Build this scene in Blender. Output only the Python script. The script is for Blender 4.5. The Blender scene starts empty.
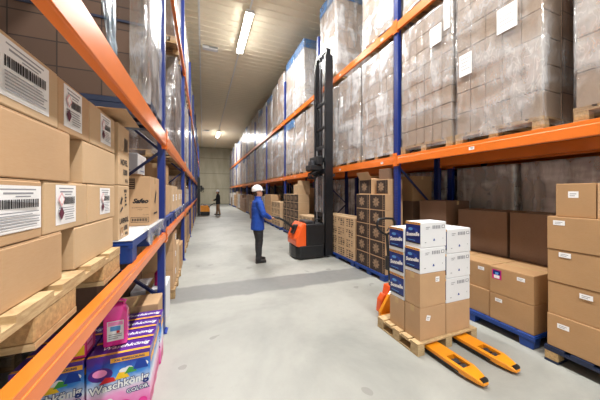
import bpy, bmesh, math, random
from mathutils import Vector, Matrix, noise
random.seed(7)
SC = bpy.context.scene
COL = SC.collection
R = math.radians

# ------------------------------------------------------------------ materials
def c(r, g, b):
    f = lambda v: (v/255)/12.92 if v/255 <= .04045 else ((v/255+.055)/1.055)**2.4
    return (f(r), f(g), f(b), 1)

class NT:
    def __init__(s, name):
        s.m = bpy.data.materials.new(name); s.m.use_nodes = True
        s.t = s.m.node_tree; s.n = s.t.nodes; s.b = s.n['Principled BSDF']; s.out = s.n['Material Output']
    def new(s, typ, **kw):
        n = s.n.new(typ)
        for k, v in kw.items(): setattr(n, k, v)
        return n
    def link(s, a, b): s.t.links.new(a, b)
    def math(s, op, a, b=None, cc=None, clamp=False):
        n = s.new('ShaderNodeMath', operation=op, use_clamp=clamp)
        for i, v in enumerate((a, b, cc)):
            if v is None: continue
            if isinstance(v, (int, float)): n.inputs[i].default_value = v
            else: s.link(v, n.inputs[i])
        return n.outputs[0]
    def coord(s, which='Object', scale=(1, 1, 1), geo=False):
        if geo: o = s.new('ShaderNodeNewGeometry').outputs['Position']
        else: o = s.new('ShaderNodeTexCoord').outputs[which]
        mp = s.new('ShaderNodeMapping'); mp.inputs['Scale'].default_value = scale
        s.link(o, mp.inputs['Vector']); return mp.outputs[0]
    def noise(s, vec, scale, detail=4, rough=.55, dist=0):
        n = s.new('ShaderNodeTexNoise'); s.link(vec, n.inputs['Vector'])
        n.inputs['Scale'].default_value = scale; n.inputs['Detail'].default_value = detail
        n.inputs['Roughness'].default_value = rough; n.inputs['Distortion'].default_value = dist
        return n.outputs['Fac']
    def ramp(s, fac, stops, interp='LINEAR'):
        n = s.new('ShaderNodeValToRGB'); s.link(fac, n.inputs[0]); e = n.color_ramp.elements
        n.color_ramp.interpolation = interp
        while len(e) < len(stops): e.new(.5)
        for el, (p, col) in zip(e, stops): el.position = p; el.color = col
        return n.outputs[0]
    def mix(s, fac, a, b, mode='MIX'):
        n = s.new('ShaderNodeMix', data_type='RGBA', blend_type=mode)
        for i, v in ((0, fac), (6, a), (7, b)):
            if isinstance(v, (int, float, tuple)): n.inputs[i].default_value = v
            else: s.link(v, n.inputs[i])
        return n.outputs[2]
    def bump(s, h, strength=.3, dist=.01):
        n = s.new('ShaderNodeBump'); n.inputs['Strength'].default_value = strength; n.inputs['Distance'].default_value = dist
        s.link(h, n.inputs['Height']); return n.outputs[0]
    def set(s, **kw):
        for k, v in kw.items():
            i = s.b.inputs[k.replace('_', ' ')]
            if isinstance(v, (int, float, tuple)): i.default_value = v
            else: s.link(v, i)
        return s

def plain(name, col, rough=.5, metal=0, var=.12, scale=6, bump=0, coat=0):
    k = NT(name)
    v = k.coord()
    f = k.noise(v, scale, 5)
    d = tuple(x*(1-var*2) for x in col[:3])+(1,); l = tuple(min(1, x*(1+var)) for x in col[:3])+(1,)
    k.set(Base_Color=k.ramp(f, [(.25, d), (.75, l)]), Roughness=rough, Metallic=metal)
    if coat: k.set(Coat_Weight=coat)
    if bump: k.set(Normal=k.bump(k.noise(v, scale*8, 4), bump, .004))
    return k.m

def kraft(name, col, var=.06):
    k = NT(name)
    v = k.coord()
    f = k.noise(v, 3.5, 3)
    g = k.noise(k.coord(scale=(40, 40, 300)), 1.0, 2)
    rnd = k.new('ShaderNodeObjectInfo').outputs['Random']
    d = tuple(x*(1-var*1.5) for x in col[:3])+(1,); l = tuple(min(1, x*(1+var)) for x in col[:3])+(1,)
    a = k.ramp(f, [(.3, d), (.7, l)])
    a = k.mix(k.math('MULTIPLY', rnd, .22), a, tuple(x*.72 for x in col[:3])+(1,))
    a = k.mix(k.math('MULTIPLY', g, .08), a, (1, .95, .85, 1))
    k.set(Base_Color=a, Roughness=.62, Normal=k.bump(f, .12, .01)); k.b.inputs['Specular IOR Level'].default_value = .3
    return k.m

def wood(name, base, dark):
    k = NT(name)
    v = k.coord(scale=(6, 6, 30)); v2 = k.coord(scale=(3, 3, 3))
    rnd = k.new('ShaderNodeObjectInfo').outputs['Random']
    f = k.noise(v, 2.2, 6, .65, .6); g = k.noise(v2, 4, 4)
    a = k.ramp(f, [(.3, dark), (.62, base)])
    a = k.mix(k.math('MULTIPLY', g, .45), a, dark)
    a = k.mix(k.math('MULTIPLY', rnd, .25), a, tuple(x*.7 for x in base[:3])+(1,))
    k.set(Base_Color=a, Roughness=.75, Normal=k.bump(f, .35, .006))
    return k.m

def film(name, lo, hi, tint=(.85, .87, .9, 1), seed=0, rough=.2):
    k = NT(name)
    g = k.new('ShaderNodeNewGeometry').outputs['Position']
    def mapped(sc, rot=(0, 0, 0), off=0):
        mp = k.new('ShaderNodeMapping'); k.link(g, mp.inputs['Vector'])
        mp.inputs['Scale'].default_value = sc; mp.inputs['Rotation'].default_value = rot; mp.inputs['Location'].default_value = (seed+off, seed*2+off, off)
        return mp.outputs[0]
    a = k.noise(mapped((4, 4, .9)), 1.3, 3, .5, .6)                       # long soft vertical folds
    b = k.noise(mapped((1.1, 1.1, 2.6), (.35, 0, 0), 5), 1.1, 3, .5, .4)   # wide bands of wrap
    d = k.noise(mapped((9, 9, 3.5), (.2, .2, 0), 11), 1.6, 2, .5, 1.0)     # small creases
    s = k.math('ADD', k.math('MULTIPLY', a, .45), k.math('MULTIPLY', b, .55))
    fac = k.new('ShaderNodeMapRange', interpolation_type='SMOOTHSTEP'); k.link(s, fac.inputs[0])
    fac.inputs[1].default_value = .42; fac.inputs[2].default_value = .66; fac.inputs[3].default_value = lo; fac.inputs[4].default_value = hi  # the whitened patches also paint in lamp sheen on the wrap
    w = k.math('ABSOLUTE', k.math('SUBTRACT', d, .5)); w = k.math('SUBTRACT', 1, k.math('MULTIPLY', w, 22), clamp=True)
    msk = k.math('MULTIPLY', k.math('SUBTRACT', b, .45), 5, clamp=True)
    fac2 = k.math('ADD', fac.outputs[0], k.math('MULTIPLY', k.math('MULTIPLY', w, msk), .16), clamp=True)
    h = k.math('ADD', k.math('ADD', a, k.math('MULTIPLY', b, .8)), k.math('MULTIPLY', d, .25))
    nrm = k.bump(h, .8, .05)
    k.set(Base_Color=tint, Roughness=rough, Normal=nrm); k.b.inputs['Specular IOR Level'].default_value = .8
    tr = k.new('ShaderNodeBsdfTransparent'); mx = k.new('ShaderNodeMixShader')
    gl = k.new('ShaderNodeBsdfGlossy'); gl.inputs['Roughness'].default_value = .11; k.link(nrm, gl.inputs['Normal'])
    mg = k.new('ShaderNodeMixShader'); mg.inputs[0].default_value = .13
    k.link(fac2, mx.inputs[0]); k.link(tr.outputs[0], mx.inputs[1]); k.link(k.b.outputs[0], mx.inputs[2])
    k.link(mx.outputs[0], mg.inputs[1]); k.link(gl.outputs[0], mg.inputs[2]); k.link(mg.outputs[0], k.out.inputs[0])
    return k.m

def grid_mat(name, col, cell, lines=.012, printed=None):
    """stacked cartons: seams and a tone per carton, in the object's own coordinates"""
    k = NT(name)
    tc = k.new('ShaderNodeTexCoord').outputs['Object']
    sep = k.new('ShaderNodeSeparateXYZ'); k.link(tc, sep.inputs[0])
    cells, edge = [], None
    for i in range(3):
        q = k.math('DIVIDE', k.math('ADD', sep.outputs[i], 50*cell[i] + (.0 if i == 2 else cell[i]*.5)), cell[i])
        fl = k.math('FLOOR', q); fr = k.math('FRACT', q)
        e = k.math('LESS_THAN', k.math('MINIMUM', fr, k.math('SUBTRACT', 1, fr)), lines/cell[i]*.5)
        cells.append((fl, fr)); edge = e if edge is None else k.math('MAXIMUM', edge, e)
    cb = k.new('ShaderNodeCombineXYZ')
    for i in range(3): k.link(cells[i][0], cb.inputs[i])
    wn = k.new('ShaderNodeTexWhiteNoise', noise_dimensions='3D'); k.link(cb.outputs[0], wn.inputs[0])
    lo = tuple(x*.78 for x in col[:3])+(1,); hi = tuple(min(1, x*1.12) for x in col[:3])+(1,)
    a = k.ramp(wn.outputs['Value'], [(0, lo), (1, hi)])
    if printed:
        p = k.math('LESS_THAN', k.noise(k.coord(scale=(9, 9, 3)), 2.2, 2), .45)
        a = k.mix(k.math('MULTIPLY', p, .6), a, printed)
    a = k.mix(edge, a, tuple(x*.28 for x in col[:3])+(1,))
    k.set(Base_Color=a, Roughness=.65, Normal=k.bump(edge, -.5, .01))
    return k.m

M = {}
M['kraft'] = kraft('kraft board', c(190, 152, 112))
M['kraft_pale'] = kraft('pale kraft board', c(200, 168, 130))
M['kraft_deep'] = kraft('deep kraft board', c(172, 132, 88))
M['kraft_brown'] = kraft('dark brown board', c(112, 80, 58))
M['kraft_grey'] = kraft('grey brown board', c(158, 136, 118), .1)
M['kraft_white'] = kraft('white board', c(224, 226, 230), .03)
M['kraft_cut'] = kraft('cut board edge', c(222, 196, 150))
M['tape'] = plain('brown packing tape', c(170, 126, 78), .22, 0, .05)
M['tape_clear'] = plain('clear packing tape', c(205, 174, 128), .18, 0, .03)
M['paper'] = plain('white paper', c(238, 238, 240), .6, 0, .02)
M['ink'] = plain('black ink', c(30, 28, 32), .6, 0, .1)
M['ink_grey'] = plain('grey ink', c(150, 152, 160), .6, 0, .1)
M['ink_brown'] = plain('dark brown ink', c(54, 40, 33), .6, 0, .15)
M['tan_ink'] = plain('tan ink', c(146, 120, 95), .6, 0, .2, 14)
M['ink_red'] = plain('wine ink', c(96, 36, 60), .6, 0, .1)
M['ink_pink'] = plain('faint red ink', c(226, 170, 176), .6, 0, .05)
M['ink_blue'] = plain('blue ink', c(40, 70, 150), .5, 0, .1)
M['wood'] = wood('pine board', c(206, 182, 140), c(160, 128, 88))
M['wood_old'] = wood('worn pine', c(190, 158, 114), c(128, 98, 66))
M['chip'] = plain('pressed chip block', c(184, 152, 106), .8, 0, .22, 60, .3)
M['orange'] = plain('orange rack paint', c(230, 118, 38), .32, 0, .06, 3, .02, .3)
M['blue'] = plain('blue rack paint', c(28, 62, 158), .38, 0, .1, 3, 0, .2)
M['blue_dark'] = plain('dark blue rack paint', c(26, 40, 92), .4, 0, .1, 3)
M['blue_plastic'] = plain('blue pallet plastic', c(16, 58, 134), .42, 0, .1, 5)
M['navy_plastic'] = plain('navy pallet plastic', c(26, 38, 66), .45, 0, .12, 5)
M['black_plastic'] = plain('black plastic', c(26, 27, 30), .4, 0, .12, 6)
M['black_metal'] = plain('black mast paint', c(22, 24, 29), .34, 0, .1, 6)
M['steel'] = plain('bright steel', c(176, 180, 186), .28, .9, .08, 8)
M['steel_dark'] = plain('dull steel', c(96, 98, 104), .4, .8, .12, 8)
M['truck_orange'] = plain('truck orange paint', c(236, 92, 28), .35, 0, .05, 4, 0, .25)
M['jack_yellow'] = plain('jack yellow paint', c(238, 150, 26), .38, 0, .08, 7, 0, .25)
M['rubber'] = plain('rubber', c(34, 34, 36), .7, 0, .15, 9)
M['white_metal'] = plain('white lamp metal', c(224, 226, 226), .4, 0, .03)
M['grey_box'] = plain('grey cardboard sheet', c(206, 208, 210), .6, 0, .05)
M['blue_sheet'] = film('blue cap film', .55, .9, c(78, 132, 190), 3, .25)
M['teal_sheet'] = film('teal wrap film', .5, .9, c(60, 130, 160), 5, .25)
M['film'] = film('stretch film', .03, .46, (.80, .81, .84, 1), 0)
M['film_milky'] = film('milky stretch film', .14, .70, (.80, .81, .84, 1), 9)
M['film_brightened'] = film('brightened stretch film', .25, .8, (.95, .95, .97, 1), 14)  # wrap lightened to stand in for light missing behind the right rack
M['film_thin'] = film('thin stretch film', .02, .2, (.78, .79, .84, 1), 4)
M['pink'] = plain('pink liquid plastic', c(240, 60, 160), .22, 0, .08, 5, 0, .4)
M['pink_pale'] = plain('pale pink', c(250, 150, 205), .4, 0, .05, 9)
M['magenta'] = plain('magenta print', c(205, 30, 120), .35, 0, .08, 6)
M['purple'] = plain('purple print', c(84, 40, 140), .3, 0, .08, 5)
M['yellow'] = plain('yellow print', c(250, 200, 40), .35, 0, .05, 5)
M['yellow_orange'] = plain('orange yellow print', c(246, 176, 60), .35, 0, .05, 5)
M['red'] = plain('red print', c(214, 40, 50), .35, 0, .05, 5)
M['green'] = plain('green print', c(70, 160, 70), .35, 0, .05, 5)
M['cobalt'] = plain('cobalt print', c(24, 66, 168), .35, 0, .1, 5)
M['deep_blue'] = plain('deep blue print', c(20, 44, 124), .3, 0, .15, 8)
M['sky_blue'] = plain('sky blue print', c(96, 160, 226), .35, 0, .1, 5)
M['skin'] = plain('skin', c(206, 152, 124), .55, 0, .05, 9)
M['hair'] = plain('brown hair', c(60, 44, 34), .7, 0, .15, 20)
M['jacket'] = plain('blue jacket cloth', c(20, 72, 170), .75, 0, .12, 9, .25)
M['trousers'] = plain('dark trousers cloth', c(38, 38, 42), .8, 0, .12, 9, .2)
M['khaki'] = plain('khaki trousers cloth', c(142, 112, 84), .8, 0, .1, 9)
M['black_cloth'] = plain('black jacket cloth', c(24, 24, 27), .8, 0, .1, 9)
M['boot'] = plain('black boot leather', c(24, 22, 22), .45, 0, .1, 9)
M['helmet'] = plain('white helmet shell', c(240, 240, 240), .3, 0, .02)

def gradient_box():
    k = NT('purple pink washing powder print')
    tc = k.new('ShaderNodeTexCoord').outputs['Object']
    sep = k.new('ShaderNodeSeparateXYZ'); k.link(tc, sep.inputs[0])
    f = k.math('DIVIDE', sep.outputs[2], .46)
    n = k.noise(k.coord(scale=(5, 5, 5)), 1.5, 3)
    f = k.math('ADD', f, k.math('MULTIPLY', k.math('SUBTRACT', n, .5), .3))
    k.set(Base_Color=k.ramp(f, [(.05, c(222, 50, 150)), (.3, c(236, 150, 205)), (.48, c(225, 235, 250)), (.66, c(60, 140, 225)), (.86, c(40, 60, 170)), (.95, c(84, 40, 140))]), Roughness=.3, Coat_Weight=.3)
    return k.m
M['powder'] = gradient_box()
M['grid_brown'] = grid_mat('stacked brown cartons', c(150, 120, 98), (.24, .2, .3))
M['grid_grey'] = grid_mat('stacked grey cartons', c(158, 140, 126), (.4, .25, .35), .01)
M['grid_dark'] = grid_mat('stacked dark cartons', c(86, 64, 50), (.30, .30, .2), .01)  # brown board, darkened further to stand in for shade under the beams
M['grid_tan'] = grid_mat('stacked tan cartons', c(186, 150, 108), (.4, .3, .3))
M['grid_bottle'] = grid_mat('shrink packs with printed bottles', c(250, 244, 240), (.2, .12, .32), .014, c(120, 102, 100))  # base whitened to make up for the missing light back there
M['grid_white'] = grid_mat('stacked pale cartons', c(196, 190, 184), (.4, .3, .28))

def upright_mat(name, col):
    k = NT(name)
    tc = k.new('ShaderNodeTexCoord').outputs['Object']
    sep = k.new('ShaderNodeSeparateXYZ'); k.link(tc, sep.inputs[0])
    fz = k.math('ABSOLUTE', k.math('SUBTRACT', k.math('FRACT', k.math('DIVIDE', sep.outputs[2], .05)), .5))
    ay = k.math('ABSOLUTE', k.math('SUBTRACT', k.math('ABSOLUTE', sep.outputs[1]), .026))
    hole = k.math('MULTIPLY', k.math('LESS_THAN', fz, .24), k.math('LESS_THAN', ay, .007))
    k.set(Base_Color=k.mix(hole, col, tuple(x*.12 for x in col[:3])+(1,)), Roughness=.38, Coat_Weight=.2)
    return k.m
M['upright'] = upright_mat('perforated blue upright', c(20, 46, 124))
M['upright_dark'] = upright_mat('perforated dark blue upright', c(28, 44, 104))

def floor_mat():
    k = NT('worn concrete floor')
    g = k.coord(geo=True)
    sep = k.new('ShaderNodeSeparateXYZ'); k.link(g, sep.inputs[0])
    big = k.noise(g, .7, 6, .6, .4); sm = k.noise(g, 9, 5); fine = k.noise(g, 60, 3)
    a = k.ramp(big, [(.32, c(136, 138, 134)), (.52, c(158, 159, 154)), (.7, c(170, 171, 166))])
    a = k.mix(k.math('MULTIPLY', k.math('GREATER_THAN', sm, .62), .2), a, c(150, 150, 146))
    a = k.mix(k.math('MULTIPLY', fine, .14), a, c(120, 120, 116))
    st = k.math('MULTIPLY', k.math('GREATER_THAN', k.noise(k.coord(geo=True, scale=(1, 1, 1)), 2.6, 2, .4), .70), .45)
    a = k.mix(st, a, c(112, 110, 106))
    # patched strip of darker concrete across the aisle
    wob = k.math('MULTIPLY', k.math('SUBTRACT', k.noise(g, 3.5, 5), .5), .16)
    yy = k.math('ADD', k.math('ADD', sep.outputs[1], wob), k.math('MULTIPLY', sep.outputs[0], .03))
    band = k.math('SUBTRACT', 1, k.math('ABSOLUTE', k.math('DIVIDE', k.math('SUBTRACT', yy, 4.42), .36)), clamp=True)
    band = k.math('MULTIPLY', band, 5, clamp=True)
    a = k.mix(k.math('MULTIPLY', band, k.math('ADD', .45, k.math('MULTIPLY', big, .5))), a, c(104, 105, 106))
    yj = k.math('ABSOLUTE', k.math('SUBTRACT', sep.outputs[1], 14.2)); jl = k.math('LESS_THAN', yj, .05)
    a = k.mix(k.math('MULTIPLY', jl, .6), a, c(120, 120, 118))
    k.set(Base_Color=a, Roughness=k.math('ADD', .38, k.math('MULTIPLY', sm, .25)), Normal=k.bump(k.math('ADD', fine, sm), .08, .01))
    return k.m
M['floor'] = floor_mat()
def wall_mat():
    k = NT('concrete wall panels')
    g = k.coord(geo=True)
    sep = k.new('ShaderNodeSeparateXYZ'); k.link(g, sep.inputs[0])
    n = k.noise(k.coord(geo=True, scale=(1.2, 1.2, .35)), 1.2, 5)
    a = k.ramp(n, [(.3, c(172, 165, 142)), (.7, c(196, 190, 168))])
    fz = k.math('FRACT', k.math('DIVIDE', sep.outputs[2], 2.05)); l = k.math('LESS_THAN', fz, .03)
    a = k.mix(k.math('MULTIPLY', l, .7), a, c(110, 104, 90))
    k.set(Base_Color=a, Roughness=.8)
    return k.m
M['wall'] = wall_mat()
M['ceiling'] = plain('cream ceiling sheet', c(232, 222, 196), .55, 0, .03, .6)
def emit(name, col, s):
    k = NT(name); k.set(Base_Color=col, Emission_Color=col, Emission_Strength=s); return k.m
M['lamp'] = emit('lit lamp diffuser', (1, .98, .94, 1), 80)

# ------------------------------------------------------------------ mesh builder
class MB:
    def __init__(s): s.v, s.f, s.mi = [], [], []
    def _add(s, vs, fs, mi):
        b = len(s.v); s.v += [tuple(v) for v in vs]
        s.f += [tuple(b+i for i in f) for f in fs]; s.mi += [mi]*len(fs); return s
    def box(s, x0, x1, y0, y1, z0, z1, mi=0):
        return s._add([(x0, y0, z0), (x1, y0, z0), (x1, y1, z0), (x0, y1, z0), (x0, y0, z1), (x1, y0, z1), (x1, y1, z1), (x0, y1, z1)],
                      [(3, 2, 1, 0), (4, 5, 6, 7), (0, 1, 5, 4), (1, 2, 6, 5), (2, 3, 7, 6), (3, 0, 4, 7)], mi)
    def quad(s, p, mi=0): return s._add(p, [tuple(range(len(p)))], mi)
    def tube(s, pts, r, n=8, mi=0, caps=True):
        pts = [Vector(p) for p in pts]; rs = r if isinstance(r, (list, tuple)) else [r]*len(pts)
        vs, up = [], None
        for i, p in enumerate(pts):
            d = (pts[min(i+1, len(pts)-1)]-pts[max(i-1, 0)]).normalized()
            if up is None: up = d.orthogonal().normalized()
            u = (up-d*up.dot(d)); u = u.normalized() if u.length > 1e-6 else d.orthogonal().normalized(); up = u
            w = d.cross(u)
            for k in range(n):
                a = 2*math.pi*k/n; vs.append(p+(u*math.cos(a)+w*math.sin(a))*rs[i])
        fs = [(i*n+k, i*n+(k+1) % n, (i+1)*n+(k+1) % n, (i+1)*n+k) for i in range(len(pts)-1) for k in range(n)]
        if caps: fs += [tuple(range(n-1, -1, -1)), tuple((len(pts)-1)*n+k for k in range(n))]
        return s._add(vs, fs, mi)
    def prism(s, poly, axis, a, b, mi=0):
        """polygon in the two other axes, extruded along axis from a to b"""
        def mk(p, t):
            if axis == 'y': return (p[0], t, p[1])
            if axis == 'x': return (t, p[0], p[1])
            return (p[0], p[1], t)
        n = len(poly); vs = [mk(p, a) for p in poly]+[mk(p, b) for p in poly]
        fs = [tuple(range(n)), tuple(range(2*n-1, n-1, -1))]+[(i, n+i, n+(i+1) % n, (i+1) % n) for i in range(n)]
        return s._add(vs, fs, mi)
    def lathe(s, prof, cx=0, cy=0, n=20, mi=0, sx=1, sy=1):
        vs = [(cx+r*sx*math.cos(2*math.pi*k/n), cy+r*sy*math.sin(2*math.pi*k/n), z) for r, z in prof for k in range(n)]
        fs = [(i*n+k, i*n+(k+1) % n, (i+1)*n+(k+1) % n, (i+1)*n+k) for i in range(len(prof)-1) for k in range(n)]
        fs += [tuple(range(n-1, -1, -1)), tuple((len(prof)-1)*n+k for k in range(n))]
        return s._add(vs, fs, mi)
    def mesh(s, name, mats, bevel=0, segs=2, smooth=False, weld=False):
        me = bpy.data.meshes.new(name); me.from_pydata(s.v, [], s.f)
        for m in mats: me.materials.append(M[m] if isinstance(m, str) else m)
        for p, i in zip(me.polygons, s.mi): p.material_index = i
        bm = bmesh.new(); bm.from_mesh(me)
        if weld: bmesh.ops.remove_doubles(bm, verts=bm.verts, dist=1e-5)
        bmesh.ops.recalc_face_normals(bm, faces=bm.faces)
        if bevel:
            es = [e for e in bm.edges if e.is_manifold and e.calc_face_angle(0) > .5]
            bmesh.ops.bevel(bm, geom=es, offset=bevel, segments=segs, affect='EDGES', profile=.5, clamp_overlap=True)
        bm.to_mesh(me); bm.free()
        if smooth:
            for p in me.polygons: p.use_smooth = True
        return me
    def build(s, name, mats, parent=None, loc=(0, 0, 0), rz=0, **kw):
        if isinstance(mats, str): mats = [mats]
        return obj(name, s.mesh(name, mats, **kw), parent, loc, (0, 0, rz))

def obj(name, me, parent=None, loc=(0, 0, 0), rot=(0, 0, 0), scale=(1, 1, 1)):
    o = bpy.data.objects.new(name, me); COL.objects.link(o)
    o.location = loc; o.rotation_euler = rot; o.scale = scale
    if parent: o.parent = parent
    return o
def tag(o, label, cat, group=None):
    o['label'] = label; o['category'] = cat
    if group: o['group'] = group
    return o
def thing(name, label, cat, loc=(0, 0, 0), rz=0, group=None):
    return tag(obj(name, None, None, loc, (0, 0, rz)), label, cat, group)
def struct(o): o['kind'] = 'structure'; return o
CACHE = {}
def cached(key, fn):
    if key not in CACHE: CACHE[key] = fn()
    return CACHE[key]
def copy_tree(o, loc=None, rz=None, label=None, parent=None):
    n = o.copy(); COL.objects.link(n)
    if parent: n.parent = parent
    if loc is not None: n.location = loc
    if rz is not None: n.rotation_euler = (0, 0, rz)
    if label: n['label'] = label
    for ch in list(o.children): copy_tree(ch, parent=n)
    return n

# ---- writing and labels on faces.  face: '-y', '+x', '-x', '+z'
ROT = {'-y': (R(90), 0, 0), '+x': (R(90), 0, R(90)), '-x': (R(90), 0, R(-90)), '+z': (0, 0, 0)}
def text_me(txt, size, mat, shear=0, bold=0, space=1):
    def mk():
        cu = bpy.data.curves.new('lettering', 'FONT'); cu.body = txt; cu.size = size; cu.align_x = 'CENTER'; cu.align_y = 'CENTER'
        cu.shear = shear; cu.offset = bold; cu.resolution_u = 2; cu.space_character = space
        o = bpy.data.objects.new('lettering', cu); COL.objects.link(o)
        bpy.context.view_layer.update()
        me = bpy.data.meshes.new_from_object(o.evaluated_get(bpy.context.evaluated_depsgraph_get()))
        bpy.data.objects.remove(o); me.materials.clear(); me.materials.append(M[mat]); return me
    return cached(('t', txt, size, mat, shear, bold, space), mk)
def text(parent, txt, size, mat, face, pos, shear=0, bold=0, rot=0, name='lettering', sx=1):
    r = Matrix.Rotation(rot, 4, 'Z'); m = Matrix.LocRotScale(None, None, None)
    from mathutils import Euler
    e = (Euler(ROT[face]).to_matrix().to_4x4() @ r).to_euler()
    return obj(name, text_me(txt, size, mat, shear, bold), parent, pos, e, (sx, 1, 1))
def decal(name, parent, face, pos, rects, mats, rot=0):
    """flat print: rects are (u0,v0,u1,v1,matindex) or (list of points, matindex); later ones lie over earlier ones"""
    mb = MB()
    for i, r in enumerate(rects):
        z = .0004+.00016*i
        if len(r) == 5: u0, v0, u1, v1, m = r; mb.quad([(u0, v0, z), (u1, v0, z), (u1, v1, z), (u0, v1, z)], m)
        else: mb.quad([(p[0], p[1], z) for p in r[0]], r[1])
    me = mb.mesh(name, mats)
    from mathutils import Euler
    e = (Euler(ROT[face]).to_matrix().to_4x4() @ Matrix.Rotation(rot, 4, 'Z')).to_euler()
    return obj(name, me, parent, pos, e)
def shipping_label(parent, face, pos, w, h, diamond=True, seed=0):
    rnd = random.Random(seed); u = w/2; v = h/2
    rc = [(-u, -v, u, v, 0)]
    rc.append((-u*.7, v*.80, u*.75, v*.86, 2)); rc.append((-u*.6, v*.62, u*.62, v*.70, 2)); rc.append((-u*.15, v*.50, u*.5, v*.55, 2))
    x = -u*.25 if diamond else -u*.75
    while x < u*.78:
        b = rnd.uniform(.012, .035)*w; rc.append((x, v*.02, min(x+b, u*.8), v*.40, 1)); x += b*1.45
    for q in range(6):
        y = -v*(.18+.12*q); rc.append((-u*(.25 if diamond and q > 1 else .8), y, u*rnd.uniform(.5, .85), y+v*.045, 2))
    if diamond:
        cx, cy, d = -u*.58, -v*.42, u*.26
        rc.append(([(cx-d, cy), (cx, cy-d*1.3), (cx+d, cy), (cx, cy+d*1.3)], 3))
        cx, cy, d = -u*.58, v*.28, u*.3
        rc.append(([(cx-d, cy), (cx, cy-d*1.2), (cx+d, cy), (cx, cy+d*1.2)], 4)); d *= .7
        rc.append(([(cx-d, cy), (cx, cy-d*1.2), (cx+d, cy), (cx, cy+d*1.2)], 0))
    return decal('shipping_label', parent, face, pos, rc, ['paper', 'ink', 'ink_grey', 'ink_red', 'ink_pink'])
def small_label(parent, face, pos, w=.07, h=.04, name='address_label'):
    u, v = w/2, h/2
    return decal(name, parent, face, pos, [(-u, -v, u, v, 0), (-u*.7, v*.1, u*.6, v*.35, 1), (-u*.7, -v*.5, u*.3, -v*.25, 1)], ['paper', 'ink_grey'])

# ------------------------------------------------------------------ cartons and pallets
def carton_me(dx, dy, dz, mat):
    def mk():
        mb = MB().box(-dx/2, dx/2, -dy/2, dy/2, 0, dz-.004)
        me = mb.mesh('carton', [mat], bevel=.004, segs=2)
        return me
    return cached(('c', round(dx, 3), round(dy, 3), round(dz, 3), mat), mk)
def flap_me(dx, dy, mat):
    return cached(('f', round(dx, 3), round(dy, 3), mat), lambda: MB().box(0, dx/2-.003, -dy/2+.002, dy/2-.002, -.001, .0032).mesh('flap', [mat], bevel=.001, segs=1))
def carton(label, x0, x1, y0, y1, z0, dz, mat='kraft', seam='y', tape=True, group=None, name='carton', rz=0, cat='carton', flaps=True):
    """a closed carton: body, two top flaps, tape; seam = the axis the top seam runs along"""
    dx, dy = x1-x0-.004, y1-y0-.004
    o = tag(obj(name, carton_me(dx, dy, dz-.001, mat), None, ((x0+x1)/2, (y0+y1)/2, z0+.001), (0, 0, rz)), label, cat, group)
    top = dz-.001-.004
    if flaps:
        for s in (0, 1):
            if seam == 'y': obj('flap', flap_me(dx, dy, mat), o, (0, 0, top+.0005), (0, 0, math.pi*s))
            else: obj('flap', flap_me(dy, dx, mat), o, (0, 0, top+.0005), (0, 0, math.pi*(s+.5)))
    if tape:
        def mk():
            w = .024; mb = MB(); t = .0006
            if seam == 'y':
                mb.box(-w, w, -dy/2-t, dy/2+t, top+.0036, top+.0036+t); mb.box(-w, w, -dy/2-.0012, -dy/2-.0002, top-.06, top+.004); mb.box(-w, w, dy/2+.0002, dy/2+.0012, top-.06, top+.004)
            else:
                mb.box(-dx/2-t, dx/2+t, -w, w, top+.0036, top+.0036+t); mb.box(-dx/2-.0012, -dx/2-.0002, -w, w, top-.06, top+.004); mb.box(dx/2+.0002, dx/2+.0012, -w, w, top-.06, top+.004)
            return mb.mesh('tape', ['tape_clear'])
        obj('tape', cached(('tp', round(dx, 3), round(dy, 3), round(dz, 3), seam), mk), o)
    o['dims'] = (dx, dy, dz)
    return o

PH = .144
def pallet_parts(root, dx, dy, h=PH, mat='wood', block='chip', simple=False, bw=.05):
    """dx = depth, dy = width along the aisle; local origin at the floor centre"""
    t = h*.15; bl = h-3*t
    kd = ('pd', round(dx, 3), round(dy, 3), round(h, 3), mat, block, simple)
    def mk():
        mb = MB()
        nb = 6; w = dy/(nb+.0)*.80
        for i in range(nb):
            yc = -dy/2+w/2+(dy-w)*i/(nb-1); mb.box(-dx/2, dx/2, yc-w/2, yc+w/2, h-t, h-.0005)
        for i in range(3):
            xc = (-1+i)*(dx/2-.05); mb.box(xc-.05, xc+.05, -dy/2, dy/2, h-2*t, h-t)
        return mb.mesh('deck', [mat])
    def mk2():
        mb = MB()
        for i in range(3):
            yc = (-1+i)*(dy/2-.05); mb.box(-dx/2, dx/2, yc-.05, yc+.05, 0, t)
        return mb.mesh('runner', [mat])
    def mkb(): return MB().box(-.055, .055, -bw, bw, 0, bl).mesh('block', [block], bevel=.004, segs=1)
    obj('deck', cached(kd, mk), root)
    bm = cached(('pb', round(bl, 3), block, bw), mkb)
    rm = cached(('pr', round(dx, 3), round(t, 3), mat, bw), lambda: MB().box(-dx/2, dx/2, -bw, bw, 0, t-.0004).mesh('runner', [mat]))
    for i in range(3):
        obj('runner', rm, root, (0, (-1+i)*(dy/2-bw-.001), 0))
        for k in range(3):
            if simple and k == 1: continue
            obj('block', bm, root, ((-1+k)*(dx/2-.056), (-1+i)*(dy/2-bw-.001), t))
    return root
def wood_pallet(label, x0, x1, y0, y1, z0=0, h=PH, mat='wood', block='chip', group=None, bw=.05):
    r = thing('wooden_pallet', label, 'pallet', ((x0+x1)/2, (y0+y1)/2, z0+.001), 0, group)
    return pallet_parts(r, x1-x0, y1-y0, h, mat, block, bw=bw)
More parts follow.
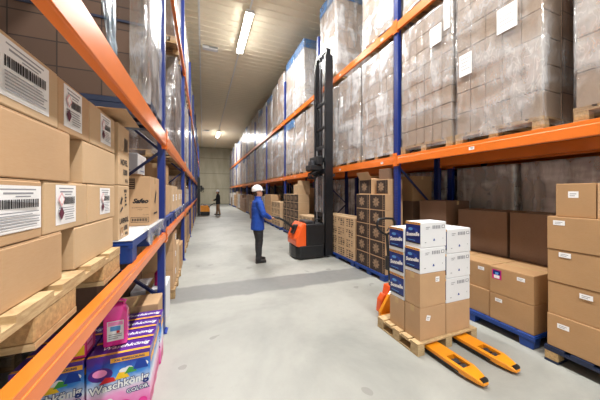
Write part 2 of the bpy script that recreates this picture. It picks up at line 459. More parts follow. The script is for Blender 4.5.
def plastic_pallet(label, x0, x1, y0, y1, z0=0, h=.13, mat='blue_plastic', group=None):
    r = thing('plastic_pallet', label, 'pallet', ((x0+x1)/2, (y0+y1)/2, z0+.001), 0, group)
    dx, dy = x1-x0, y1-y0
    def mk():
        mb = MB(); n = 8
        mb.box(-dx/2, dx/2, -dy/2, dy/2, h-.03, h-.012)
        for i in range(n):
            w = dy/n; y = -dy/2+w*i; mb.box(-dx/2, dx/2, y+.006, y+w-.006, h-.012, h)
        mb.box(-dx/2, -dx/2+.025, -dy/2, dy/2, h-.05, h-.03); mb.box(dx/2-.025, dx/2, -dy/2, dy/2, h-.05, h-.03)
        return mb.mesh('deck', [mat], bevel=.002, segs=1)
    obj('deck', cached(('ppd', round(dx, 3), round(dy, 3), h, mat), mk), r)
    fm = cached(('ppf', h, mat), lambda: MB().prism([(-.075, h-.031), (.075, h-.031), (.06, 0), (-.06, 0)], 'x', -.06, .06).mesh('foot', [mat], bevel=.008, segs=2))
    for i in range(3):
        for k in range(3): obj('foot', fm, r, ((-1+k)*(dx/2-.066), (-1+i)*(dy/2-.08), 0))
    return r
# ------------------------------------------------------------------ wrapped loads
def film_me(variant, mat):
    """unit wrap: x,y in -0.5..0.5, z in 0..1, rounded corners, wrinkled"""
    def mk():
        rnd = Vector((variant*7.3, variant*3.1, variant*5.7))
        per = []
        n, cr, a = 26, .035, .5
        def side(p, q):
            for i in range(n): per.append(p.lerp(q, i/n))
        cs = [Vector((a, -a+cr)), Vector((a, a-cr)), Vector((a-cr, a)), Vector((-a+cr, a)), Vector((-a, a-cr)), Vector((-a, -a+cr)), Vector((-a+cr, -a)), Vector((a-cr, -a))]
        for i in range(0, 8, 2):
            side(cs[i], cs[i+1]); p, q = cs[i+1], cs[(i+2) % 8]
            per += [p, (p+q)/2+((p+q)/2).normalized()*.006]
        rows = 44; vs, fs = [], []; m = len(per)
        for r in range(rows+1):
            z = r/rows
            for k, p in enumerate(per):
                q = Vector((p.x*7, p.y*7, z*5))+rnd
                d = noise.noise(q)*.006+abs(noise.noise(Vector((p.x*16, p.y*16, z*7+p.x*9+p.y*9))+rnd*2))*.007+.0035
                if z < .05: d += .004
                o = Vector((p.x, p.y)).normalized()*d
                vs.append((p.x+o.x, p.y+o.y, z))
        for r in range(rows):
            for k in range(m): fs.append((r*m+k, r*m+(k+1) % m, (r+1)*m+(k+1) % m, (r+1)*m+k))
        fs.append(tuple(rows*m+k for k in range(m)))
        me = bpy.data.meshes.new('stretch_film'); me.from_pydata(vs, [], fs); me.materials.append(M[mat])
        for p in me.polygons[:-1]: p.use_smooth = True
        return me
    return cached(('film', variant, mat), mk)

def core_me(dx, dy, dz, mat):
    return cached(('core', round(dx, 2), round(dy, 2), round(dz, 2), mat), lambda: MB().box(-dx/2, dx/2, -dy/2, dy/2, 0, dz).mesh('carton_stack', [mat], bevel=.008, segs=2))

NLOAD = 0
def load(label, x0, x1, y0, y1, z0, z1, aisle=-1, mat='grid_brown', cart=None, grid=(5, 7), film='film', variant=None, group='film-wrapped pallet loads', cap=None,
         ph=.14, pmat='wood_old', simple=False, papers=(), kind='wrapped_pallet_load', sheet=None):
    """aisle: side (in x) of the aisle.  cart: board of the single cartons built along the aisle face"""
    global NLOAD; NLOAD += 1
    v = NLOAD % 5 if variant is None else variant
    dx, dy, H = x1-x0, y1-y0, z1-z0
    root = thing(kind, label, 'pallet load', ((x0+x1)/2, (y0+y1)/2, z0+.002), 0, group)
    p = obj('pallet', None, root)
    if pmat.endswith('plastic'):
        mb = MB()
        mb.box(-dx/2, dx/2, -dy/2, dy/2, ph-.05, ph-.001)
        for i in range(3): mb.box(-dx/2, dx/2, (-1+i)*(dy/2-.06)-.06, (-1+i)*(dy/2-.06)+.06, 0, ph-.05)
        bpy.data.objects.remove(p); mb.build('pallet', pmat, root, bevel=.004, segs=1)
    elif simple:
        bpy.data.objects.remove(p)
        def mk():
            mb = MB().box(-dx/2, dx/2, -dy/2, dy/2, ph-.03, ph-.001)
            for i in range(3): mb.box(-dx/2, dx/2, (-1+i)*(dy/2-.05)-.05, (-1+i)*(dy/2-.05)+.05, 0, ph-.03)
            return mb.mesh('pallet', [pmat])
        obj('pallet', cached(('sp', round(dx, 2), round(dy, 2), ph, pmat), mk), root)
    else:
        pallet_parts(p, dx-.01, dy-.01, ph, pmat, 'chip')
    ch = H-ph; m = .02
    if cart:
        nc, nr = grid; cd = .36; w = (dy-2*m)/nc; h = ch/nr
        me = carton_me(cd, w-.008, h-.006, cart)
        rnd = random.Random(NLOAD)
        for r in range(nr):
            for q in range(nc):
                obj('carton', me, root, (aisle*(dx/2-m-cd/2)+rnd.uniform(-.004, .004), -dy/2+m+w*(q+.5), ph+.001+h*r), (0, 0, rnd.uniform(-.01, .01)))
        obj('carton_stack', core_me(dx-2*m-cd-.01, dy-2*m, ch-.005, mat), root, (-aisle*(cd/2+.005), 0, ph))
    else:
        obj('carton_stack', core_me(dx-2*m, dy-2*m, ch-.004, mat), root, (0, 0, ph))
    if film:
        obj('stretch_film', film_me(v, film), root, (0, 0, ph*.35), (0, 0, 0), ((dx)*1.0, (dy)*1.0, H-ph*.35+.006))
    if cap:
        ht = .3
        obj('cap_sheet', film_me((v+2) % 5, cap), root, (0, 0, H-ht), (0, 0, 0), (dx+.012, dy+.012, ht+.012))
    if sheet:
        MB().box(-dx/2+.01, dx/2-.01, -dy/2+.01, dy/2-.01, H*sheet-.02, H*sheet).build('layer_sheet', 'navy_plastic', root)
    for (pv, pz, w, h) in papers:          # paper notes on the aisle face: along-aisle offset, height
        face = '-x' if aisle < 0 else '+x'
        o = decal('paper_note', root, face, (aisle*(dx/2+.014), pv, pz),
                  [(-w/2, -h/2, w/2, h/2, 0)]+[(-w*.38, h*(.28-.16*i)-.006, w*(.38-.1*(i % 3)), h*(.28-.16*i)+.004, 1) for i in range(4)], ['paper', 'ink_grey'])
    return root

# ------------------------------------------------------------------ racks
ZB1, ZB1T = 2.155, 2.305
ZB2, ZB2T = 4.56, 4.71
ORD = ['first', 'second', 'third', 'fourth', 'fifth', 'sixth', 'seventh', 'eighth', 'ninth', 'tenth', 'eleventh']

def u_post(h, mat, w=.1, d=.07, t=.006, side=1):
    mb = MB()
    mb.box(-.003, .003, -w/2, w/2, 0, h)
    mb.box(.003 if side > 0 else -d, d if side > 0 else -.003, -w/2, -w/2+t, 0, h)
    mb.box(.003 if side > 0 else -d, d if side > 0 else -.003, w/2-t, w/2, 0, h)
    return mb
def rack(label, xf, xr, ups, height, levels, darkrear=True, side=1, beamh=.15, near_front=False):
    """xf = front plane (aisle), xr = rear plane; side=+1 when the rack runs away in +x"""
    r = thing('pallet_rack', label, 'pallet rack', (xf, ups[0], 0))
    L = lambda x, y: (x-xf, y-ups[0])
    s = side
    fpost = cached(('post', height, 'f', s), lambda: u_post(height, 'upright', side=s).mesh('upright', ['upright'], weld=False))
    rpost = cached(('post', height, 'r', s), lambda: u_post(height, 'upright_dark', side=-s).mesh('upright', ['upright_dark']))
    foot = cached('foot', lambda: MB().box(-.06, .08, -.07, .07, 0, .008).box(-.045, -.03, -.06, -.045, .008, .02).box(-.045, -.03, .045, .06, .008, .02).mesh('foot_plate', ['blue'], bevel=.001, segs=1))
    D = abs(xr-xf)
    for y in ups:
        a = obj('upright', fpost, r, (*L(xf+s*.022, y), .001)); obj('foot_plate', foot, a, (s*.03, 0, 0), (0, 0, 0 if s > 0 else math.pi))
        b = obj('upright', rpost, r, (*L(xr-s*.022, y), .001)); obj('foot_plate', foot, b, (-s*.03, 0, 0), (0, 0, math.pi if s > 0 else 0))
        x0, x1 = (s*.06, s*(D-.06))
        z, k = .41, 0
        while z < height-.4 and k < 8:
            z2 = min(z+.86, height-.1)
            def mkb(x0=x0, x1=x1, dz=z2-z, k=k):
                mb = MB(); a_, b_ = (x0, x1) if k % 2 == 0 else (x1, x0)
                mb.tube([(a_, 0, 0), (b_, 0, dz)], .021, 4); return mb.mesh('brace', ['blue_dark'])
            obj('brace', cached(('brace', round(x0, 2), round(x1, 2), round(z2-z, 2), k % 2), mkb), r, (0, y-ups[0], z)); z = z2; k += 1
        def mkh(): return MB().box(min(x0, x1), max(x0, x1), -.018, .018, -.02, .02).mesh('brace', ['blue_dark'])
        obj('brace', cached(('braceh', round(x0, 2), round(x1, 2)), mkh), r, (0, y-ups[0], .18))
    for i in range(len(ups)-1):
        y0, y1 = ups[i]+.052, ups[i+1]-.052
        for (zb, zt) in levels:
            H = zt-zb
            def mk(Ly=y1-y0, H=H):
                pr = [(0, 0), (.05, 0), (.05, H-.03), (.032, H-.03), (.032, H), (0, H)]     # box beam with a ledge, front at x=0
                pr = [(0, .006), (.006, 0), (.05, 0), (.05, H), (.004, H), (.004, H*.72), (0, H*.70)]
                return MB().prism(pr, 'y', -Ly/2, Ly/2).mesh('beam', ['orange'], bevel=.0015, segs=1)
            me = cached(('beam', round(y1-y0, 2), round(H, 2)), mk)
            con = cached(('con', round(H, 2)), lambda H=H: MB().box(-.004, .0, -.05, .0, -.035, H+.05).box(-.004, .05, -.004, 0, -.035, H-.01)
                         .box(-.008, -.004, -.035, -.018, -.01, .01).box(-.008, -.004, -.035, -.018, H*.4, H*.4+.02).box(-.008, -.004, -.035, -.018, H+.015, H+.035).mesh('beam_connector', ['orange']))
            conm = cached(('conm', round(H, 2)), lambda H=H: MB().box(-.004, .0, 0, .05, -.035, H+.05).box(-.004, .05, 0, .004, -.035, H-.01)
                          .box(-.008, -.004, .018, .035, -.01, .01).box(-.008, -.004, .018, .035, H*.4, H*.4+.02).box(-.008, -.004, .018, .035, H+.015, H+.035).mesh('beam_connector', ['orange']))
            st = cached('sticker', lambda: MB().box(-.0012, 0, -.035, .035, -.02, .02, 0).box(-.0018, -.0012, -.025, .02, .004, .012, 1).box(-.0018, -.0012, -.025, .01, -.01, -.004, 1).mesh('load_sticker', ['paper', 'ink_grey']))
            for xx, fs in ((xf, s), (xr, -s)):
                b = obj('beam', me, r, (*L(xx, (y0+y1)/2), zb), (0, 0, 0 if fs > 0 else math.pi))
                q = (y1-y0)/2
                obj('beam_connector', con, b, (-.001, -q, 0)); obj('beam_connector', conm, b, (-.001, q, 0))
                if fs == s and i < 4 and s > 0:
                    obj('load_sticker', st, b, (-.0005, -q+.3 if s > 0 else q-.3, H*.4)); obj('load_sticker', st, b, (-.0005, .28, H*.42))
    return r

UR = [.27+3.34*i for i in range(11)]
UL = [0.0+3.34*i for i in range(11)]
XR, XRR = 3.25, 4.36
XL, XLR = -.40, -1.50
YW = 35.6        # far wall
ZC = 7.6
# ------------------------------------------------------------------ the setting
struct(MB().box(-3.2, 6.6, -7, YW, -.1, 0).build('floor', 'floor'))
def ceiling():
    mb = MB(); y = -7; p = .32; pts = []
    while y < YW:
        pts += [(y, 0), (y+.07, 0), (y+.09, .022), (y+.26, .022), (y+.29, 0)]; y += p
    for i in range(len(pts)-1):
        a, b = pts[i], pts[i+1]
        mb.quad([(-3.2, a[0], ZC+a[1]), (6.6, a[0], ZC+a[1]), (6.6, b[0], ZC+b[1]), (-3.2, b[0], ZC+b[1])])
    mb.box(-3.2, 6.6, -7, YW, ZC+.047, ZC+.053)
    return mb.build('ceiling', 'ceiling', weld=True)
struct(ceiling())
struct(MB().box(-3.2, 6.6, YW, YW+.2, 0, ZC+.05).build('wall_far', 'wall'))
struct(MB().box(-3.4, -3.2, -7, YW+.2, 0, ZC+.05).build('wall_left', 'wall'))
struct(MB().box(6.6, 6.8, -7, YW+.2, 0, ZC+.05).build('wall_right', 'wall'))
struct(MB().box(-3.2, 6.6, YW-.12, YW, ZC-.22, ZC).build('trim_1', 'wall', bevel=.01))
# conduit along the ceiling and the lamp trunking
tag(MB().box(-.15, -.09, -6.9, YW-.2, ZC-.045, ZC-.002).build('cable_conduit', 'white_metal', bevel=.004), 'thin white conduit running along the ceiling left of the lamps', 'conduit')
XLAMP = 1.42
tag(MB().prism([(XLAMP-.03, ZC-.002), (XLAMP+.03, ZC-.002), (XLAMP+.022, ZC-.07), (XLAMP-.022, ZC-.07)], 'y', -6.9, YW-.2).build('lamp_trunking', 'white_metal', bevel=.004), 'long thin white lamp trunking along the ceiling above the aisle', 'trunking')
def lamp(y0, y1, label, power=1):
    t = thing('strip_lamp', label, 'lamp', (XLAMP, (y0+y1)/2, ZC-.078))
    L = (y1-y0)/2
    MB().prism([(-.07, -.002), (.07, -.002), (.125, -.05), (-.125, -.05)], 'y', -L, L).build('housing', 'white_metal', t, bevel=.004)
    MB().prism([(-.12, -.052), (.12, -.052), (.10, -.085), (.05, -.105), (-.05, -.105), (-.10, -.085)], 'y', -L+.02, L-.02).build('diffuser', 'lamp', t)
    for s in (-1, 1): MB().box(-.125, .125, -.012, .012, -.107, 0).build('end_cap', 'white_metal', t, (0, s*(L+.013), 0), bevel=.003)
    ld = bpy.data.lights.new('lamp_light', 'AREA'); ld.shape = 'RECTANGLE'; ld.size = .2; ld.size_y = 2*L; ld.energy = LAMP_W*power; ld.color = (1, .985, .95); ld.spread = R(178)
    lo = bpy.data.objects.new('lamp_light', ld); COL.objects.link(lo); lo.parent = t; lo.location = (0, 0, -.118)
LAMP_W = 330
lamp(8.1, 10.6, 'nearer lit strip lamp on the ceiling trunking, long white glow', 1)
lamp(25.3, 27.8, 'far lit strip lamp on the ceiling trunking, small glow near the end wall', 2.4)
for y in (-5.5, -1.5, 3.0): lamp(y, y+2.5, 'added unseen strip lamp on the ceiling trunking overhead, above the %s' % {-5.5: 'loading end', -1.5: 'camera', 3.0: 'jack pallet'}[y], 1)  # out-of-view lamps, added to brighten the foreground
def emergency(x, y, label):
    t = thing('emergency_light', label, 'emergency light', (x, y, ZC-.003))
    MB().box(-.30, .30, -.11, .11, -.10, 0).build('housing', 'white_metal', t, bevel=.012)
    MB().box(-.05, .27, -.115, -.109, -.085, -.02).build('lens', 'steel', t)
    MB().box(-.26, .26, -.09, .09, -.118, -.10).build('lens', 'kraft_white', t, bevel=.006)
emergency(.28, 10.9, 'white emergency light box on the ceiling, left of the nearer lamp')
emergency(.27, 25.6, 'white emergency light box on the ceiling, left of the far lamp')

# ------------------------------------------------------------------ racks
HT = 7.0
rack('blue and orange pallet rack along the right side of the aisle', XR, XRR, UR, 6.4, [(ZB1, ZB1T), (ZB2, ZB2T)], side=1)
rack('blue and orange pallet rack back to back behind the right rack', 4.62, 5.75, UR, 6.4, [(ZB1, ZB1T), (ZB2, ZB2T)], side=1)
rack('blue and orange pallet rack close on the left side of the aisle', XL, XLR, UL, 6.4, [(1.095, 1.18), (2.185, 2.335), (4.48, 4.62)], side=-1)
# ------------------------------------------------------------------ loads on the right rack
SLOT = ['near', 'middle', 'far']
RX0, RX1 = 3.29, 4.44
mats_r = ['grid_brown', 'grid_grey', 'grid_brown', 'grid_white', 'grid_grey']
carts = ['kraft_grey', 'kraft_grey', 'kraft_grey']
rnd = random.Random(3)
for b in range(10):
    for lv, (zb, ztop) in enumerate(((ZB1T, 4.47), (ZB2T, 7.02))):
        for k in range(3):
            if lv == 1 and ((b == 0 and k < 2) or (b == 1 and k == 1) or (b == 2 and k == 0)): continue
            y0 = UR[b]+.085+1.065*k; y1 = y0+1.0
            if b == 0 and lv == 0: y0, y1 = ((.375, 1.29), (1.50, 2.485), (2.53, 3.53))[k]
            top = ztop-rnd.choice([0, .03, .06, .02])-(rnd.choice([0, .1, .35, .2]) if lv == 1 and b > 2 else 0)
            if lv == 1 and b == 1: top = 7.12
            near = b < 2 or (b == 2 and lv == 0)
            cap = None
            if (lv, b, k) in ((1, 1, 2), (1, 2, 1), (1, 2, 2), (0, 2, 2), (1, 4, 1), (0, 3, 1), (0, 4, 0), (0, 5, 2), (0, 6, 1), (1, 6, 0), (0, 7, 2), (1, 7, 1), (1, 3, 2), (1, 8, 2), (0, 8, 0)): cap = 'blue_sheet'
            papers = []
            if lv == 0 and b == 0 and k == 1: papers = [(.33, 1.05, .17, .29), (-.16, 1.36, .21, .29)]
            if lv == 0 and b == 0 and k == 2: papers = [(-.24, 1.72, .2, .28), (-.43, 1.95, .1, .5)]
            if lv == 0 and b == 1 and k == 1: papers = [(.25, 1.62, .12, .26)]
            if lv == 1 and b > 2: film_ = rnd.choice(['film', 'film_milky', 'film_milky'])
            elif b == 0: film_ = 'film'
            else: film_ = 'film_milky'
            lab = 'wrapped load on right rack %s beam, %s place of %s bay from camera' % (('lower', 'upper')[lv], SLOT[k], ORD[b])
            load(lab, RX0+rnd.uniform(-.01, .02), RX1, y0, y1, zb, top, -1, mat=mats_r[(b*3+k+lv) % 5] if b else 'grid_brown',
                 cart='kraft_grey' if near else None, grid=((5, 6), (5, 7), (6, 8), (4, 7))[(b+k+lv) % 4], film=film_, cap=cap, simple=b > 3, papers=papers,
                 group='film-wrapped loads on the right rack')
# loads behind, in the back to back rack: only their faces between the front goods are seen
for b in range(3):
    for k in range(3):
        y0 = UR[b]+.085+1.065*k
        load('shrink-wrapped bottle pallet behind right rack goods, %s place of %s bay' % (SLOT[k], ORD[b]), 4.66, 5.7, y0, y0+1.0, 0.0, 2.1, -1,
             mat='grid_bottle', film='film_brightened', simple=True, group='bottle pallets in the rear rack')
        load('wrapped load on rear rack beam behind right rack, %s place of %s bay' % (SLOT[k], ORD[b]), 4.66, 5.7, y0, y0+1.0, ZB1T, 4.45, -1,
             mat='grid_grey', film='film_thin', simple=True, group='loads on the rear rack beam')
# ------------------------------------------------------------------ loads on the left rack
LX0, LX1 = -1.485, -.44
TB = 2.335; TB2 = 4.62
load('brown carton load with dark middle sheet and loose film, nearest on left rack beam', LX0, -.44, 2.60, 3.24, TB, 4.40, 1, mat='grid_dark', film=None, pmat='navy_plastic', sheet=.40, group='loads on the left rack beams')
o = bpy.data.objects[[x.name for x in bpy.data.objects if x.get('label', '').startswith('brown carton load with dark')][0]]
# loose film hangs over the aisle edge of that load
def drape():
    mb = MB(); n, m = 14, 40; vs, fs = [], []
    path = [(-.135, -.03), (-.09, -.035), (-.04, -.035), (0, -.03), (.018, -.01), (.02, .03), (.02, .10), (.022, .2), (.02, .3), (.022, .4), (.02, .5), (.02, .6), (.012, .655)]
    for j in range(m+1):
        z = 2.0*j/m
        for i, (x, y) in enumerate(path):
            d = noise.noise(Vector((i*.35, z*3.2, 1.7)))*.02+abs(noise.noise(Vector((i*.8, z*6, 4))))*.012
            vs.append((x+(d if i > 3 else 0), y-(d if i <= 3 else 0), z))
    w = len(path)
    fs = [(j*w+i, j*w+i+1, (j+1)*w+i+1, (j+1)*w+i) for j in range(m) for i in range(w-1)]
    mb._add(vs, fs, 0); return mb.mesh('stretch_film', ['film'], smooth=True)
obj('stretch_film', drape(), o, (.500, -.32, .10))
def torn():
    mb = MB(); vs, fs = [], []; n, m = 10, 14
    for j in range(m+1):
        z = .62*j/m; y1 = .02+.30*(j/m)**.8
        for i in range(n+1):
            y = -y1*i/n; d = noise.noise(Vector((y*14, z*9, 3)))*.012+abs(noise.noise(Vector((y*22, z*16, 7))))*.01
            vs.append((d, y, z))
    fs = [(j*(n+1)+i, j*(n+1)+i+1, (j+1)*(n+1)+i+1, (j+1)*(n+1)+i) for j in range(m) for i in range(n)]
    b = len(vs); vs += [(v[0]-.02, v[1], v[2]) for v in vs]; fs += [tuple(b+k for k in reversed(f)) for f in fs]
    mb._add(vs, fs, 0); return mb.mesh('torn_film', ['teal_sheet'], smooth=True)
tag(obj('torn_film', torn(), None, (-.435, 1.60, TB+.002)), 'torn teal plastic film standing on the upper left beam at the top edge', 'plastic film')
for b in range(1, 10):
    for lv in range(2):
        zb, ztop = ((TB, 4.40), (TB2, 6.75))[lv]
        for k in range(3):
            if (b, k) in ((1, 0), (1, 1)): continue
            y0 = UL[b]+.085+1.065*k; top = ztop-rnd.choice([0, .05, .1])
            load('wrapped load on left rack %s beam, %s place of %s bay from camera' % (('middle', 'top')[lv], SLOT[k], ORD[b]),
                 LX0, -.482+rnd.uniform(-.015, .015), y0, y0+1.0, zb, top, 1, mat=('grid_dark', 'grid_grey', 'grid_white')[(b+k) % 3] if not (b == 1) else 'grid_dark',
                 film='film_milky' if k != 2 or b > 1 else 'film', cap='teal_sheet' if (b, k, lv) in ((2, 0, 0), (3, 1, 1)) else None, simple=b > 2, group='loads on the left rack beams')

# left shelf level: pallet and cartons right beside the camera ---------------------------------
ZS = 1.18
wood_pallet('worn wooden pallet on the left orange beam, under the labelled cartons', -1.28, -.463, .42, 1.785, ZS, .142, 'wood', 'chip', bw=.13)
zt = ZS+.143
G1 = 'labelled cartons on the left pallet'
rows = [
  # z0, dz, [(y0,y1,xfront,labelspec,label)]
  (zt, .178, [(.90, 1.214, -.497, None, 'plain kraft carton at left edge of picture, bottom layer on worn pallet'),
              (1.315, 1.80, -.50, None, 'wide plain kraft carton in bottom layer on worn pallet, right of dark gap')]),
  (zt+.179, .186, [(.74, 1.085, -.497, (.21, .135, .06, False), 'kraft carton with a big barcode label at the left edge, second layer from the pallet'),
              (1.10, 1.44, -.50, (.155, .15, -.02, True), 'kraft carton with barcode label and wine diamond, second layer, between two labelled cartons'),
              (1.445, 1.83, -.50, (.15, .14, .03, True), 'kraft carton with barcode label at the right end of the second layer')]),
  (zt+.366, .193, [(.80, 1.275, -.497, None, 'large plain kraft carton at the left edge, third layer up'),
              (1.395, 1.835, -.50, None, 'plain kraft carton in the third layer whose shaded end shows beside a gap')]),
  (zt+.560, .20, [(.86, 1.186, -.497, (.24, .16, -.02, False), 'topmost kraft carton at the left edge with a large barcode label'),
              (1.19, 1.465, -.50, (.155, .165, -.02, True), 'kraft carton with label and wine diamond in the top layer, between two labelled cartons'),
              (1.468, 1.83, -.50, (.155, .155, .03, True), 'right-hand end carton of the top layer with a small barcode label')]),
]
for (z0, dz, bs) in rows:
    for i, (y0, y1, xf, lb, lab) in enumerate(bs):
        o = carton(lab, xf-.385, xf, y0, y1, z0, dz, 'kraft_pale' if (i+int(z0*100)) % 3 else 'kraft', seam='y' if i % 2 else 'x', tape=False, group=G1)
        dx = xf-(xf-.385)-.004
        if lb: shipping_label(o, '+x', (dx/2+.0006, lb[2], dz*.53), lb[0], lb[1], lb[3], seed=int(y0*100))
# hidden second row carries the top of the stack's depth
for r, (z0, dz, bs) in enumerate(rows):
    carton('kraft carton behind the labelled cartons, %s layer of the left stack' % ('bottom', 'second', 'third', 'top')[r], -1.27, -.89, 1.40, 1.80, z0, dz, 'kraft', tape=False, group='rear cartons on the left pallet', flaps=False)
# cardboard sheet laid over the end of the stack
ztop = zt+.762
t = tag(MB().box(-.21, .21, -.25, .25, 0, .004).build('cardboard_sheet', ['kraft'], None, (-.645, 1.96, 2.128), bevel=.001, segs=1), 'loose brown cardboard sheet on top of the printed cartons, under the upper beam', 'cardboard sheet')
t.rotation_euler = (R(1), R(-2), R(4))
# lavender cartons
plastic_pallet('blue plastic pallet on the left beam, under white sheet and printed cartons', -1.35, -.425, 1.90, 3.20, ZS, .15)
t = tag(MB().box(-.46, .46, -.65, .65, 0, .006).build('cover_sheet', ['grey_box'], None, (-.885, 2.55, ZS+.153), bevel=.001, segs=1), 'pale cardboard sheet covering the blue plastic pallet on the left beam', 'cardboard sheet')
# crumpled grey film over the pallet's aisle edge
def skirt():
    mb = MB(); vs, fs = [], []; n, m = 44, 8
    for i in range(n+1):
        y = -.46+.92*i/n
        for j in range(m+1):
            u = j/m; d = noise.noise(Vector((y*9, u*3, 2)))*.018+abs(noise.noise(Vector((y*20, u*6, 8))))*.012
            if u < .25: vs.append((-.05+.2*u+.02, y, .006+d*.3))
            else: vs.append((.014+d, y, .004-(u-.25)*.16*(1+.25*math.sin(y*17))))
    fs = [(i*(m+1)+j, (i+1)*(m+1)+j, (i+1)*(m+1)+j+1, i*(m+1)+j+1) for i in range(n) for j in range(m)]
    mb._add(vs, fs, 0); return mb.mesh('film_skirt', ['film_milky', ], smooth=True)
tag(obj('film_skirt', skirt(), None, (-.425, 2.72, ZS+.165)), 'crumpled grey stretch film hanging over the edge of the blue plastic pallet', 'stretch film')
zp = ZS+.160
for i, (z, dz) in enumerate(((zp, .355), (zp+.356, .40))):
    o = carton(('tall carton printed LAVENDEL 1000, standing on the pale sheet', 'upper printed carton stacked on the LAVENDEL carton')[i], -.90, -.50, 1.90, 2.15, z, dz, 'kraft_pale', tape=False, group='printed cartons beside the labelled stack')
    X = .198+.0012
    def T(txt, s, y, zz, **kw): text(o, txt, s, 'ink', '+x', (X, y, zz), bold=.0018, name='print', **kw)
    if i == 0:
        T('LAVENDEL', .046, 0, .115, sx=.92); T('1000', .046, .03, .062)
        T('05/14', .026, .03, .315)
        decal('print', o, '+x', (X, -.045, .235), [([(-.05, .0), (-.015, .045), (.01, .03), (-.02, -.01)], 0), (.055, .05, .085, .06, 0), (.055, .03, .10, .042, 0), (.055, .005, .09, .02, 0), (.055, -.02, .10, -.008, 0), ([(-.05, -.05), (.0, -.02), (.01, -.035), (-.035, -.06)], 0)], ['ink'])
        decal('print', o, '+x', (X, -.06, .045), [(-.025, -.035, .03, .03, 0)], ['tape'])
        T('42 kg', .026, .05, .022)
    else:
        T('NOVEL', .055, .0, .15, sx=.92); T('1000', .055, .02, .085); T('42 kg', .026, .05, .03)
        decal('print', o, '+x', (X, .03, .27), [(-.03+.022*q, -.04, -.018+.022*q, .05, 0) for q in range(4)], ['ink'])
# Safeo carton
o = carton('kraft carton printed Safeo in script, on the pale sheet behind the LAVENDEL carton', -.90, -.455, 2.66, 3.16, zp, .455, 'kraft', seam='x', tape=True)
F = -.248-.0006
def S(txt, s, x, z, **kw): text(o, txt, s, 'ink', '-y', (x, F, z), name='print', **kw)
S('Safeo', .056, .142, .225, shear=.35, bold=.003)
S('PROFESSIONAL HYGIENE', .0115, .14, .165); S('SYSTEM', .0115, .14, .147)
S('12 x 500', .014, .185, .10)
decal('print', o, '-y', (.14, F, .055), [(-.072, -.024, .072, .024, 0), (-.068, -.020, .068, .020, 1)]+[(-.062+.0125*q, -.013, -.054+.0125*q, .013, 0) for q in range(10)], ['ink', 'kraft'])
decal('print', o, '-y', (.075, F, .385), [(-.03, -.05, .025, .05, 0)]+[(-.026, -.04+.02*q, .021, -.035+.02*q, 1) for q in range(5)], ['ink_brown', 'kraft'])
decal('print', o, '+x', (.2225, .02, .26), [([(-.06, -.05), (.02, .07), (.06, .04), (-.01, -.07)], 0), (-.1, -.17, .1, -.155, 0)], ['ink'])

# second left bay on the shelf level
G2 = 'goods on the left shelf level further on'
plastic_pallet('blue plastic pallet on the left beam just past the first upright', -1.35, -.43, 3.46, 4.30, ZS, .15, group=G2)
for i in range(2):
    carton('kraft carton under the white carton, %s of two, behind the brace of the first upright' % ('lower', 'upper')[i], -1.25, -.72, 3.62, 4.20, ZS+.152+.272*i, .27, 'kraft_deep', tape=True, group=G2)
o = carton('white carton with blue print on two kraft cartons, behind the brace of the first upright', -1.22, -.76, 3.65, 4.15, ZS+.152+.546, .26, 'kraft_white', tape=False, group=G2)
decal('print', o, '-y', (.0, -.2490, .13), [([(-.06, -.05), (-.02, .07), (.03, -.02)], 0), ([(.02, -.05), (.06, .06), (.10, -.05)], 0), (-.15, -.09, .15, -.08, 0)], ['ink_blue'])
decal('print', o, '+x', (.229, .0, .13), [([(-.06, -.05), (-.02, .07), (.03, -.02)], 0), (-.12, -.09, .1, -.08, 0)], ['ink_blue'])
carton('kraft carton beside the white carton, behind the first left upright', -.70, -.46, 3.66, 4.15, ZS+.152, .42, 'kraft', tape=True, group=G2)
carton('kraft carton on top of another, just right of the white carton', -.70, -.47, 3.70, 4.12, ZS+.152+.424, .27, 'kraft_deep', tape=True, group=G2)
for i, (y0, y1) in enumerate(((4.42, 5.42), (5.52, 6.55))):
    plastic_pallet('blue plastic pallet on the left beam, %s place of the second bay' % ('middle', 'far')[i], -1.35, -.43, y0, y1, ZS, .15, group=G2)
    for k in range(2):
        a, b = y0+.02+.48*k, y0+.02+.48*k+.46
        o = carton('kraft carton on the %s blue pallet of the second left bay, %s of its pair' % (('middle', 'far')[i], ('nearer', 'farther')[k]), -.95, -.46, a, b, ZS+.152, .42-.05*i, 'kraft_pale', group=G2)
        small_label(o, '+x', (.2435, 0, .22), .16, .11)
    tag(obj('film_skirt', cached('skirt', skirt), None, (-.43, (y0+y1)/2, ZS+.165)), 'crumpled film over the %s blue pallet of the second left bay' % ('middle', 'far')[i], 'stretch film', G2)
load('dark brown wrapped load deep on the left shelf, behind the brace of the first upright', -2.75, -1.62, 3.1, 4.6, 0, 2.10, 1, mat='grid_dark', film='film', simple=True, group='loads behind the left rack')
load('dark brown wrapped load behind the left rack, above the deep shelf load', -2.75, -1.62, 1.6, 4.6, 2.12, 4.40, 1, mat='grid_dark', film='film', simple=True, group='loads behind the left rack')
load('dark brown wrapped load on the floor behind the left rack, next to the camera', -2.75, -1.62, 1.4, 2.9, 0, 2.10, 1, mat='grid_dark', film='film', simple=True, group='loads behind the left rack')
for b in range(2, 9):
    for k in range(2):
        y0 = UL[b]+.12+1.6*k
        load('mixed carton load on left shelf beam, %s half of %s bay' % (('near', 'far')[k], ORD[b]), -1.4, -.46, y0, y0+1.4, ZS, 1.75+.15*((b+k) % 3), 1, mat=('grid_tan', 'grid_white')[(b+k) % 2], film='film_thin', simple=True, pmat='blue_plastic', group='far shelf goods on the left')
        load('mixed carton load on floor under left rack, %s half of %s bay' % (('near', 'far')[k], ORD[b]), -1.4, -.43, y0, y0+1.4, 0, .8+.12*((b+2*k) % 3), 1, mat=('grid_tan', 'grid_brown')[(b+k) % 2], film=None, simple=True, group='floor goods under the left rack')

